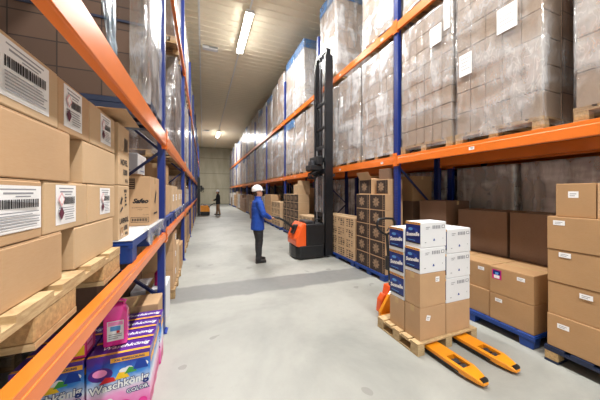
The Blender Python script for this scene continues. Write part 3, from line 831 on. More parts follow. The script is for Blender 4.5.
# ------------------------------------------------------------------ left floor level
def powder_box(label, x0, x1, y0, y1, h, group='washing powder boxes'):
    dx, dy = x1-x0-.004, y1-y0-.004
    o = tag(obj('washing_powder_box', cached(('pw', round(dx, 2), round(dy, 2), h), lambda: MB().box(-dx/2, dx/2, -dy/2, dy/2, 0, h).mesh('washing_powder_box', ['powder'], bevel=.004)), None, ((x0+x1)/2, (y0+y1)/2, .002)), label, 'washing powder box', group)
    f = -dy/2-.0006; w = dx/2
    # top: purple with white lettering and a yellow band
    obj('lid_print', cached(('lid', round(dx, 2), round(dy, 2)), lambda: MB().box(-w+.003, w-.003, -dy/2+.003, dy/2-.003, 0, .0015, 0).box(-w+.003, w-.003, -dy/2+.004, -dy/2+.028, .0015, .0026, 1).mesh('lid_print', ['purple', 'yellow_orange'])), o, (0, 0, h))
    text(o, 'Waschkönig', .062, 'paper', '+z', (.02, .015, h+.0035), shear=.2, bold=.001, name='lettering')
    # front picture
    e = lambda cx, cz, r, m, sx=1, n=14: ([(cx+r*sx*math.cos(2*math.pi*q/n), cz+r*math.sin(2*math.pi*q/n)) for q in range(n)], m)
    rc = [(-w*.28, .395, w*.97, .428, 0)]
    rc += [e(-w*.58, .325, .05, 6, 1.5), e(-w*.60, .335, .028, 7, 1.6)]
    rc += [e(.03, .325, .02, 1, 1.6), e(.06, .335, .018, 1, 1.4), e(w*.75, .35, .022, 1, 1.7)]
    rc += [([(-.125, .255), (-.085, .300), (-.035, .292), (-.02, .262)], 2), ([(-.03, .268), (-.005, .318), (.04, .312), (.065, .272)], 3), ([(.03, .298), (.06, .345), (.10, .336), (.11, .305)], 4), ([(.085, .318), (.115, .388), (.165, .380), (.185, .318)], 5)]
    rc += [e(-.155, .05, .055, 8), e(-.06, .075, .05, 8), e(-.06, .12, .022, 1), e(.03, .06, .05, 9), e(-.10, .02, .05, 9), e(.08, .02, .06, 8), e(.15, .07, .03, 9)]
    decal('picture', o, '-y', (0, f, 0), rc, ['yellow_orange', 'paper', 'red', 'yellow', 'green', 'cobalt', 'purple', 'pink_pale', 'pink_pale', 'pink'])
    text(o, 'XXL SPARPACKUNG', .021, 'deep_blue', '-y', (w*.33, f-.003, .4115), bold=.0006, name='lettering')
    text(o, 'Waschkönig', .074, 'deep_blue', '-y', (.0, f-.0036, .232), shear=.15, bold=.006, rot=.10, name='lettering')
    text(o, 'Waschkönig', .074, 'paper', '-y', (.0, f-.0046, .232), shear=.15, bold=.0022, rot=.10, name='lettering')
    text(o, 'COLOR', .04, 'deep_blue', '-y', (.115, f-.0036, .172), bold=.006, rot=.10, name='lettering')
    text(o, 'COLOR', .04, 'paper', '-y', (.115, f-.0046, .172), bold=.0008, rot=.10, name='lettering')
    decal('side_print', o, '+x', (dx/2+.0006, 0, 0), [(-dy*.42, .03, dy*.42, .10, 0), (-dy*.42, .34, dy*.42, .39, 1)], ['magenta', 'yellow_orange'])
    return o
PY = [2.20, 2.372, 2.544, 2.716]
for i, y in enumerate(PY):
    powder_box(('nearest purple and blue washing powder box with a mountain and shirts picture', 'second washing powder box in the row, behind the nearest one', 'third washing powder box in the row along the left rack foot', 'farthest washing powder box, next to the kraft carton')[i],
               -.775, -.375-.006*((i*7) % 3), y, y+.165, .455)
for i, y in enumerate(PY[:3]):
    powder_box('washing powder box of the inner row under the beam, %s one' % ('nearest', 'middle', 'farthest')[i], -1.185, -.785, y, y+.165, .455)
def canister(x, y, z, label, rz=0):
    t = thing('detergent_canister', label, 'canister', (x, y, z), rz, 'pink detergent canisters')
    H = .335
    mb = MB(); w, d = .155, .105
    prof = [(-w/2, 0), (w/2, 0), (w/2, H*.74), (w*.30, H*.9), (-w*.02, H*.93), (-w*.42, H*.93), (-w/2, H*.86)]
    b = MB().prism(prof, 'y', -d/2, d/2).build('body', 'pink', t, bevel=.016, segs=3, smooth=True)
    MB().lathe([(.022, 0), (.022, .02), (.027, .021), (.027, .05), (.024, .055)], 0, 0, 16).build('cap', 'magenta', t, (w*.02-.035, 0, H*.93))
    MB().tube([(w*.28, 0, H*.90), (w*.40, 0, H*.97), (w*.10, 0, H*1.02), (-w*.05, 0, H*.95)], .011, 8).build('handle', 'pink', t, smooth=True)
    decal('product_label', t, '-y', (0, -d/2-.0008, .12), [(-.05, -.075, .055, .075, 0), (-.045, .04, .05, .07, 1), (-.03, .0, .035, .035, 2), (-.04, -.03, .045, -.024, 3), (-.04, -.045, .045, -.039, 3), (-.04, -.06, .02, -.054, 3), (.01, -.02, .03, -.0, 4)], ['paper', 'pink_pale', 'sky_blue', 'ink_grey', 'red'])
    return t
canister(-.635, 2.36, .4625, 'pink detergent canister with a white label standing on the washing powder boxes', .08)
def pink_pack(x, y, label, k):
    o = tag(MB().box(-.045, .045, -.09, .09, 0, .17).build('softener_pack', 'magenta', None, (x, y, .4625), bevel=.006), label, 'detergent pack', 'pink packs under the left beam')
    decal('front_print', o, '-y', (0, -.0906, 0), [(-.038, .02, .038, .09, 0), (-.038, .10, .038, .15, 1)], ['yellow', 'pink_pale'])
    decal('side_print', o, '+x', (.0456, 0, 0), [(-.07, .03, .03, .14, 0), (-.065, .11, .02, .12, 1), (-.065, .07, .02, .085, 1)], ['pink_pale', 'magenta'])
pink_pack(-.83, 2.32, 'pink detergent pack with a yellow front, leftmost under the beam', 0)
pink_pack(-.93, 2.42, 'pink detergent pack behind the leftmost one under the beam', 1)
# opened carton
def open_carton(label, x0, x1, y0, y1, z0, h, mat='kraft', flaps=(60, 100, 20, 40), group=None):
    dx, dy = x1-x0, y1-y0; t = .005
    mb = MB(); mb.box(-dx/2, dx/2, -dy/2, dy/2, 0, t)
    mb.box(-dx/2, -dx/2+t, -dy/2, dy/2, t, h); mb.box(dx/2-t, dx/2, -dy/2, dy/2, t, h)
    mb.box(-dx/2+t, dx/2-t, -dy/2, -dy/2+t, t, h); mb.box(-dx/2+t, dx/2-t, dy/2-t, dy/2, t, h)
    o = tag(mb.build('open_carton', mat, None, ((x0+x1)/2, (y0+y1)/2, z0+.001)), label, 'carton', group)
    for k, ang in enumerate(flaps):
        L, W = ((dy, dx), (dy, dx), (dx, dy), (dx, dy))[k]
        fm = cached(('of', round(L, 3), mat), lambda: MB().box(0, .16, -L/2+.004, L/2-.004, 0, .004).mesh('flap', [mat]))
        f = obj('flap', fm, o, ((dx/2, 0, h), (-dx/2, 0, h), (0, dy/2, h), (0, -dy/2, h))[k])
        f.rotation_euler = (0, -R(ang), (0, math.pi, math.pi/2, -math.pi/2)[k])
    return o
o = carton('kraft carton on the floor beside the first left upright, behind the washing powder row', -.86, -.43, 2.93, 3.24, 0, .50, 'kraft', seam='y')
small_label(o, '-y', (.0, -.1545, .3), .1, .07)
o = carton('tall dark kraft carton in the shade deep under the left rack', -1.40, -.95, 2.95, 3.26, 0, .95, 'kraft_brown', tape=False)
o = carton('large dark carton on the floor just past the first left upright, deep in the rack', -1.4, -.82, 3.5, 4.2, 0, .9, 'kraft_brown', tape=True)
wood_pallet('low wooden pallet at the foot of the left rack, past the first upright', -1.35, -.405, 4.3, 5.5, 0, .14, 'wood_old')
for i in range(3):
    o = carton('kraft carton in the column on the low pallet past the first left upright, %s' % ('bottom one', 'middle one', 'top one')[i], -.9, -.43, 4.34, 4.86, .142+.29*i, .288, 'kraft', group='cartons on the low left pallet')
    small_label(o, '+x', (.2335, .1, .18), .12, .09)
for i in range(2):
    carton('kraft carton in the farther column on the low left pallet, %s' % ('lower one', 'upper one')[i], -.9, -.43, 4.92, 5.44, .142+.29*i, .288, 'kraft_pale', group='cartons on the low left pallet')
o = carton('white carton on the floor right behind the first left upright', -.80, -.43, 3.46, 3.95, 0, .47, 'kraft_white', tape=True)
tag(MB().lathe([(.05, 0), (.055, .01), (.055, .15), (.02, .19), (.02, .22)], 0, 0, 16).build('detergent_bottle', 'magenta', None, (-.52, 3.62, .473), smooth=False), 'magenta bottle standing on the white carton behind the first left upright', 'bottle')
carton('kraft carton on the floor in the far place of the second left bay', -1.0, -.43, 5.7, 6.3, 0, .55, 'kraft_deep')
# ------------------------------------------------------------------ right floor level
# big cartons at the right edge of the picture
wood_pallet('dark-topped pallet with pale chip blocks under the right edge stack', 3.145, 4.15, .345, 1.43, 0, .15, 'navy_plastic', 'chip')
GR = 'big cartons at the right edge'
RW = ['bottom', 'second', 'third', 'fourth']
for r in range(4):
    for k, (a, b) in enumerate(((.82, 1.42), (.345, .81))):
        o = carton('big kraft carton in the right edge stack, %s layer, %s' % (RW[r], ('left column', 'right column cut by the frame')[k]), 3.165+.006*((r*5+k) % 3), 4.10, a, b, .153+.3155*r, .314, 'kraft_deep', seam='y', group=GR)
        small_label(o, '-x', (-.4675, (.21, .06, .20, .24)[r]-.03 if k == 0 else .15, (.22, .245, .27, .255)[r]), .085, .045)
o = carton('kraft carton on top of the right edge stack, the left one', 3.20, 4.05, 1.10, 1.37, .153+.3155*4, .315, 'kraft_deep', group=GR)
small_label(o, '-x', (-.4235, .01, .21), .07, .06)
carton('kraft carton on top of the right edge stack, the right one', 3.20, 4.05, .70, 1.095, .153+.3155*4, .315, 'kraft', group=GR)
# blue pallet group
plastic_pallet('blue plastic pallet under the carton group right of the pallet jack', 3.20, 4.15, 1.53, 2.90, 0, .14)
GB = 'cartons on the blue pallet'
for r in range(2):
    for k, (a, b) in enumerate(((1.55, 1.985), (1.99, 2.42), (2.43, 2.87))):
        o = carton('kraft carton on blue pallet right of jack, %s layer, %s' % (('lower', 'upper')[r], ('right end', 'middle', 'left end behind the white cartons')[k]), 3.225+.01*k+(.02*r if k else 0), 3.80, a, b, .142+.312*r, .31, 'kraft_deep', seam='y' if not (r and k == 0) else 'y', group=GB)
        if k < 2 or r == 0: small_label(o, '-x', (-.5*(3.80-3.225-.01*k-(.02*r if k else 0)-.004)-.0008, .12 if r == 0 else -.10, .24), .075, .04)
        if r and k == 0:
            decal('sticker', o, '-x', (-.2865, .14, .22), [(-.05, -.05, .05, .06, 0), (-.04, .0, .04, .05, 1), (-.03, -.04, .03, -.005, 2), ([(-.015, .0), (.015, .0), (.02, .03), (-.02, .03)], 3)], ['magenta', 'deep_blue', 'paper', 'sky_blue'])
for k, (a, b) in enumerate(((1.42, 2.12), (2.15, 2.85))):
    for r in range(2):
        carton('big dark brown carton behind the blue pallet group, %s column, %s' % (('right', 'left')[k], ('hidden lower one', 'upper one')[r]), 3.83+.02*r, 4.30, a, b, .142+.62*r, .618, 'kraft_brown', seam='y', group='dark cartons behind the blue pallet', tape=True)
# mid bay: cartons past the white boxes
GM = 'big brown cartons behind the first upright'
for k, (a, b) in enumerate(((3.72, 4.15), (4.17, 4.6))):
    for r in range(4):
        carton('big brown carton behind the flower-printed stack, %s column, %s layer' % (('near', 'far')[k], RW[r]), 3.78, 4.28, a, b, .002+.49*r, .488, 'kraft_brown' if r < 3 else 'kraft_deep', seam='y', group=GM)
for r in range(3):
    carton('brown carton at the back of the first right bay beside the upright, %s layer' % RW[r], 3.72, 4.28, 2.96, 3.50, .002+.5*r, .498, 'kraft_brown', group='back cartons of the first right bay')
plastic_pallet('blue plastic pallet under the flower-printed cartons', 3.085, 3.74, 3.69, 4.655, 0, .12, group='blue pallets along the right rack')
plastic_pallet('blue plastic pallet under the tan printed cartons', 3.085, 3.72, 4.68, 6.2, 0, .12, group='blue pallets along the right rack')
def flower(o, X, w, h, style=0):
    e = lambda cx, cz, a, b, r, m, n=10: ([(cx+a*math.cos(2*math.pi*q/n)*math.cos(r)-b*math.sin(2*math.pi*q/n)*math.sin(r), cz+a*math.cos(2*math.pi*q/n)*math.sin(r)+b*math.sin(2*math.pi*q/n)*math.cos(r)) for q in range(n)], m)
    def mk():
        u, v = w/2, h/2; mb = MB()
        rc = [(-u*.97, -v*.96, u*.66, v*.96, 0)]
        cx = -u*.16
        for k in range(8): rc.append(e(cx+v*.42*math.cos(k*math.pi/4), v*.42*math.sin(k*math.pi/4), v*.27, v*.15, k*math.pi/4, 1))
        rc.append(e(cx, 0, v*.2, v*.2, 0, 1)); rc.append(e(cx, 0, v*.1, v*.1, 0, 0))
        rc.append((u*.70, -v*.96, u*.97, v*.96, 0))
        for k in range(7): rc.append((u*.75, -v*.78+k*v*.23, u*.91, -v*.68+k*v*.23, 1))
        for i, r in enumerate(rc):
            z = .0004+.0004*min(i, 4)
            if len(r) == 5: mb.quad([(r[0], r[1], z), (r[2], r[1], z), (r[2], r[3], z), (r[0], r[3], z)], r[4])
            else: mb.quad([(p[0], p[1], z) for p in r[0]], r[1])
        return mb.mesh('flower_print', ['ink_brown', 'tan_ink'])
    obj('flower_print', cached(('fl', round(w, 2), round(h, 2)), mk), o, X, ROT['-x'])
GF = 'flower-printed cartons'
for k, (a, b) in enumerate(((3.70, 4.16), (4.165, 4.625))):
    for r in range(5):
        o = carton('brown carton with pale flower print, %s column, %s layer, by the upright' % (('right', 'left')[k], ('bottom', 'second', 'third', 'fourth', 'fifth')[r]), 3.11, 3.52, a, b, .122+.297*r, .296, 'kraft', group=GF)
        flower(o, (-.2036, 0, .145), .456, .29)
o = open_carton('open-topped carton with flower print on top of the flower-printed stack', 3.12, 3.5, 4.12, 4.52, .122+.297*5, .30, 'kraft', (150, 60, 170, 170))
flower(o, (-.191, 0, .15), .40, .28)
o = carton('dark printed carton on top of the flower-printed stack beside the upright', 3.18, 3.52, 3.71, 4.05, .122+.297*5, .285, 'kraft', group=GF)
flower(o, (-.1686, 0, .14), .33, .27)
carton('small brown carton on the dark printed carton beside the upright', 3.22, 3.5, 3.74, 4.02, .122+.297*5+.286, .2, 'kraft_brown')
GT = 'tan printed cartons'
def tanprint(o, X, w, h, seed):
    def mk():
        rn = random.Random(seed); rc = []
        u, v = w/2, h/2
        for q in range(3):
            for j in range(4):
                if rn.random() < .85: rc.append((-u*.85+q*u*.58, -v*.8+j*v*.42, -u*.85+q*u*.58+u*rn.uniform(.2, .46), -v*.8+j*v*.42+v*rn.uniform(.12, .3), 0))
        mb = MB()
        for r in rc: mb.quad([(r[0], r[1], .0006), (r[2], r[1], .0006), (r[2], r[3], .0006), (r[0], r[3], .0006)], 0)
        return mb.mesh('print', ['ink_brown'])
    obj('print', cached(('tan', seed, round(w, 2)), mk), o, X, ROT['-x'])
for k in range(4):
    for r in range(4):
        a = 4.70+.37*k
        o = carton('tan carton with brown print, %s column, %s layer, left of flower-printed stack' % (('right', 'second', 'third', 'left')[k], RW[r]), 3.11, 3.52, a, a+.365, .122+.236*r, .235, 'kraft_pale', group=GT)
        tanprint(o, (-.2036, 0, .117), .36, .23, (k*3+r) % 4)
# second right bay and further: printed stacks on blue pallets
def stack(y0, ny, wy, nz, hz, x0, dx, mat, where, pr=None, grp=None, pal=True, palmat='blue_plastic'):
    n = ny
    if pal: plastic_pallet('blue plastic pallet %s' % where.replace('in the', 'under the'), x0-.02, x0+max(dx, .8), y0-.02, y0+ny*wy+.02, 0, .12, palmat, group='blue pallets along the right rack')
    for k in range(ny):
        for r in range(nz):
            o = carton('carton %s, %s column, %s layer' % (where, ORD[k], ('bottom', 'second', 'third', 'fourth', 'fifth', 'sixth')[r]), x0, x0+dx, y0+wy*k, y0+wy*(k+1)-.005, (.122 if pal else .001)+hz*r, hz-.001, mat, group=grp or where, tape=False)
            if pr == 'flower': flower(o, (-dx/2-.0002, 0, hz*.48), wy-.02, hz-.01)
            elif pr == 'tan': tanprint(o, (-dx/2-.0002, 0, hz*.5), wy-.02, hz-.01, r % 4)
stack(7.05, 3, .36, 3, .25, 3.12, .42, 'kraft_pale', 'in the tan stack left of the stacker', 'tan')
stack(8.2, 4, .44, 5, .29, 3.12, .42, 'kraft_pale', 'in the dark-square printed stack beyond the stacker', 'flower')
stack(8.3, 2, .7, 4, .45, 3.95, .36, 'kraft_deep', 'in the tall brown pile behind the printed stack', None, pal=False)
open_carton('open kraft tray leaning out in front of the printed stack beyond the stacker', 3.14, 3.6, 8.3, 8.75, .122+.29*5+.001, .32, 'kraft_pale', (95, 160, 160, 95))
stack(10.4, 3, .5, 4, .27, 3.12, .5, 'kraft_pale', 'in the low pale stack past the third right upright', 'tan')
stack(12.1, 3, .45, 5, .28, 3.14, .5, 'kraft', 'in the plain stack before the fourth right upright', None)
rn = random.Random(11)
for b in range(4, 10):
    for k in range(2):
        y0 = UR[b]+.12+1.6*k
        load('floor pallet of mixed cartons under right rack, %s half of %s bay' % (('near', 'far')[k], ORD[b]), 3.12+.1*rn.random(), 4.2, y0, y0+1.4, 0, 1.0+.7*rn.random(), -1, mat=rn.choice(['grid_tan', 'grid_brown', 'grid_tan', 'grid_white']), film=rn.choice([None, 'film_thin']), simple=True, pmat=rn.choice(['blue_plastic', 'wood_old']), group='floor pallets far along the right rack')
carton('kraft carton standing out in the aisle in front of the fifth right bay', 2.75, 3.05, 15.2, 15.8, .001, 1.0, 'kraft_deep')
open_carton('open brown carton by the rack foot beyond the worker', 2.72, 3.05, 13.2, 13.8, 0, .55, 'kraft_deep', (110, 150, 160, 100))

# ------------------------------------------------------------------ pallet jack with its half pallet
PX0, PX1, PY0, PY1 = 2.0, 2.87, 1.90, 2.52
PZ = .122
r = thing('wooden_half_pallet', 'small wooden pallet on the yellow pallet jack, carrying white and kraft cartons', 'pallet', ((PX0+PX1)/2, (PY0+PY1)/2, .002))
dx, dy = PX1-PX0, PY1-PY0
mb = MB()
for i in range(5):
    w = .105; yc = -dy/2+w/2+(dy-w)*i/4; mb.box(-dx/2, dx/2, yc-w/2, yc+w/2, PZ-.018, PZ)
for i in range(3): mb.box((-1+i)*(dx/2-.045)-.045, (-1+i)*(dx/2-.045)+.045, -dy/2, dy/2, PZ-.034, PZ-.018)
mb.build('deck', 'wood', r, bevel=.002, segs=1)
bm = MB().box(-.045, .045, -.05, .05, .018, PZ-.034).mesh('block', ['wood'], bevel=.003, segs=1)
rm = MB().box(-.045, .045, -dy/2, dy/2, 0, .018).mesh('runner', ['wood'])
for i in range(3):
    obj('runner', rm, r, ((-1+i)*(dx/2-.045), 0, 0))
    for k in range(3): obj('block', bm, r, ((-1+i)*(dx/2-.045), (-1+k)*(dy/2-.05), 0))
GW = 'cartons on the pallet jack'
def brand_face(o, X, w, h):
    """blue printed front of the white cartons"""
    e = lambda cx, cz, a, b, m, n=16: ([(cx+a*math.cos(2*math.pi*q/n), cz+b*math.sin(2*math.pi*q/n)) for q in range(n)], m)
    u, v = w/2, h/2
    rc = [(-u*.97, -v*.62, u*.97, v*.80, 0), (-u*.97, v*.80, u*.97, v*.99, 3), (-u*.97, -v*.72, u*.97, -v*.62, 4)]
    rc += [e(-u*.05, v*.15, u*.75, v*.42, 1), e(-u*.0, v*.06, u*.72, v*.34, 0), e(-u*.3, v*.40, u*.3, v*.12, 2), e(u*.45, v*.3, u*.2, v*.2, 1)]
    rc += [(-u*.7, -v*.5, u*.3, -v*.45, 2)]
    rc += [(-u*.85+u*.22*q, v*.86, -u*.72+u*.22*q, v*.93, 0) for q in range(8)]
    decal('front_print', o, '-x', (X, 0, h/2), rc, ['deep_blue', 'cobalt', 'sky_blue', 'yellow_orange', 'ink'])
    text(o, 'Sonnelle', w*.25, 'paper', '-x', (X-.004, 0, h*.50), bold=.003, rot=.12, shear=.2, name='lettering')
def white_end(o, F, w, h):
    u, v = w/2, h/2
    rc = []
    for q in range(5): rc.append((-u*.10+q*u*.13, v*.45, -u*.10+q*u*.13+u*.09, v*.72, 0))
    rc += [(u*.62, v*.48, u*.88, v*.74, 0), (u*.68, v*.54, u*.82, v*.68, 1), (-u*.62, v*.58, -u*.3, v*.63, 0), (-u*.62, v*.45, -u*.4, v*.50, 0)]
    rc += [([(-u*.06, -v*.5), (u*.10, -v*.5), (u*.06, -v*.36), (u*.02, -v*.30), (-u*.02, -v*.36)], 2), (-u*.7, -v*.62, -u*.58, -v*.56, 0), (u*.7, -v*.4, u*.74, -v*.3, 0)]
    decal('end_print', o, '-y', (0, F, h/2), rc, ['ink_grey', 'paper', 'ink_blue'])
ax, bx = (2.06, 2.425), (2.43, 2.80)
ay, by = (1.93, 2.138), (2.145, 2.375)
z0 = PZ+.003
def wc(lab, x, y, z, h, jx=0, jy=0):
    o = carton(lab, x[0]+jx, x[1]+jx, y[0]+jy, y[1]+jy, z, h, 'kraft_white', seam='x', group=GW, tape=False)
    w, d = x[1]-x[0]-.004, y[1]-y[0]-.004
    brand_face(o, -w/2-.0006, d, h); white_end(o, -d/2-.0006, w, h); return o
def kc(lab, x, y, z, h, lx=None):
    o = carton(lab, x[0], x[1], y[0], y[1], z, h, 'kraft', seam='x', group=GW)
    if lx is not None:
        o2 = small_label(o, '-y', (lx[0], -(y[1]-y[0])/2+.0012, lx[1]), .055, .055); o2.rotation_euler[1] = lx[2]
    return o
kc('kraft carton at the near left corner of the jack pallet, bottom', ax, ay, z0, .335, (-.07, .22, .3))
kc('kraft carton second from the bottom at the near left corner of the jack pallet', ax, ay, z0+.337, .345, (.06, .27, 0))
wc('white carton on two kraft cartons, lower of the near left pair', ax, ay, z0+.684, .262)
wc('topmost white carton at the near left of the jack pallet, blue printed front', ax, ay, z0+.948, .262, .012, .004)
kc('kraft carton at the near right corner of the jack pallet, bottom', bx, ay, z0, .325)
for i in range(3): wc('white carton in the near right column of the jack pallet, %s' % ('lowest white one', 'middle white one', 'topmost')[i], bx, ay, z0+.327+.266*i, .264, .006*i)
kc('kraft carton at the far left corner of the jack pallet, bottom', ax, by, z0, .325)
for i in range(3): wc('white carton with blue front in the far left column of the jack pallet, %s' % ('lowest', 'middle', 'topmost')[i], ax, by, z0+.327+.266*i, .264, -.004*i, .002)
kc('kraft carton hidden at the far right corner of the jack pallet, bottom', bx, by, z0, .325)
for i in range(3): wc('white carton in the far right column of the jack pallet, %s' % ('lowest', 'middle', 'topmost')[i], bx, by, z0+.327+.266*i, .264, 0, .004)

def pallet_jack():
    t = thing('pallet_jack', 'yellow hand pallet jack under the small pallet, forks towards the camera', 'pallet jack', (2.43, 2.62, 0))
    # local: forks run to -y
    for s in (-1, 1):
        x = s*.2175; w = .085; y1 = .0; y0 = -1.235
        top = .082
        def fork():
            mb = MB(); n = 8
            # outline with a rounded tapering tip and a cut-out for the roller
            def ring(y, hw, zt, zb): return [(-hw, y, zb), (hw, y, zb), (hw, y, zt), (-hw, y, zt)]
            secs = [(y1, w, top, .035), (-.55, w, top, .035), (-.90, w, top, .035), (-1.07, w, top, .035), (-1.10, w*.92, top-.002, .03), (-1.16, w*.72, top-.010, .026), (-1.205, w*.55, top-.022, .024), (-1.235, w*.34, top-.034, .026)]
            for a, b in zip(secs[:-1], secs[1:]):
                A, B = ring(*a), ring(*b); cut = (a[0] == -.90)
                for k in range(4):
                    if k == 2 and cut or (k == 0 and cut): continue
                    mb.quad([A[k], A[(k+1) % 4], B[(k+1) % 4], B[k]])
                if cut:
                    h = .048
                    for k, z in ((2, top), (0, .035)):
                        for q in (-1, 1): mb.quad([(q*w, a[0], z), (q*h, a[0], z), (q*h, b[0], z), (q*w, b[0], z)])
                    for q in (-1, 1): mb.quad([(q*h, a[0], top), (q*h, b[0], top), (q*h, b[0], .035), (q*h, a[0], .035)])
                    for yy in (a[0], b[0]): mb.quad([(-h, yy, top), (h, yy, top), (h, yy, .035), (-h, yy, .035)])
            mb.quad(ring(*secs[0])[::-1]); mb.quad(ring(*secs[-1]))
            return mb.mesh('fork', ['jack_yellow'], weld=True, bevel=.004, segs=1)
        f = obj('fork', cached('fork', fork), t, (x, 0, 0))
        MB().box(-.088, .088, -1.0, 0, .032, .036).box(-.0862, -.085, -1.05, -.05, .036, .05).build('underside', 'black_plastic', f)
        for yy in (-.945, -1.025):
            MB().tube([(-.036, 0, 0), (.036, 0, 0)], .033, 20).build('roller', 'steel_dark', f, (0, yy, .037))
        MB().box(-.04, .04, -.99, -.98, .03, .06).build('roller_bracket', 'steel_dark', f)
        MB().tube([(-.03, 0, 0), (.03, 0, 0)], .02, 14).build('tip_roller', 'black_plastic', f, (0, -1.212, .058))
    # head of the jack
    MB().prism([(-.30, .04), (.30, .04), (.30, .10), (.16, .30), (.10, .34), (-.10, .34), (-.16, .30), (-.30, .10)], 'y', .0, .05).build('cross_head', 'jack_yellow', t, bevel=.008)
    b = MB().prism([(-.07, .10), (.07, .10), (.08, .22), (.05, .36), (-.05, .36), (-.08, .22)], 'y', .05, .25).build('pump_body', 'truck_orange', t, bevel=.012)
    MB().lathe([(.036, .30), (.036, .42), (.022, .43), (.022, .50)], 0, .15, 16).build('pump_cylinder', 'steel_dark', b)
    for s in (-1, 1):
        wl = MB().tube([(-.03, 0, 0), (.03, 0, 0)], .09, 24).build('steer_wheel', 'rubber', t, (s*.075, .16, .091))
        MB().tube([(-.032, 0, 0), (.032, 0, 0)], .05, 18).build('wheel_hub', 'truck_orange', wl)
    # orange guard reaching out at the left
    MB().prism([(-.26, .05), (-.10, .05), (-.09, .22), (-.18, .30), (-.24, .22)], 'y', .06, .16).build('side_guard', 'truck_orange', t, bevel=.02, segs=3)
    hd = MB().tube([(0, .16, .34), (0, .20, .70), (0, .24, 1.05)], [.026, .022, .02], 12).build('handle', 'black_plastic', t)
    MB().tube([(0, .24, 1.04), (-.10, .246, 1.09), (-.155, .25, 1.15), (-.155, .256, 1.22), (-.12, .26, 1.265), (0, .262, 1.275), (.12, .26, 1.265), (.155, .256, 1.22), (.155, .25, 1.15), (.10, .246, 1.09), (0, .24, 1.04)], .017, 10).build('grip_loop', 'black_plastic', hd, smooth=True)
    MB().tube([(0, .235, 1.10), (.06, .235, 1.17)], .008, 8).build('release_lever', 'black_metal', hd)
    MB().box(-.025, .025, .15, .25, .55, .75).build('handle_sleeve', 'black_plastic', hd, bevel=.01)
    return t
pallet_jack()
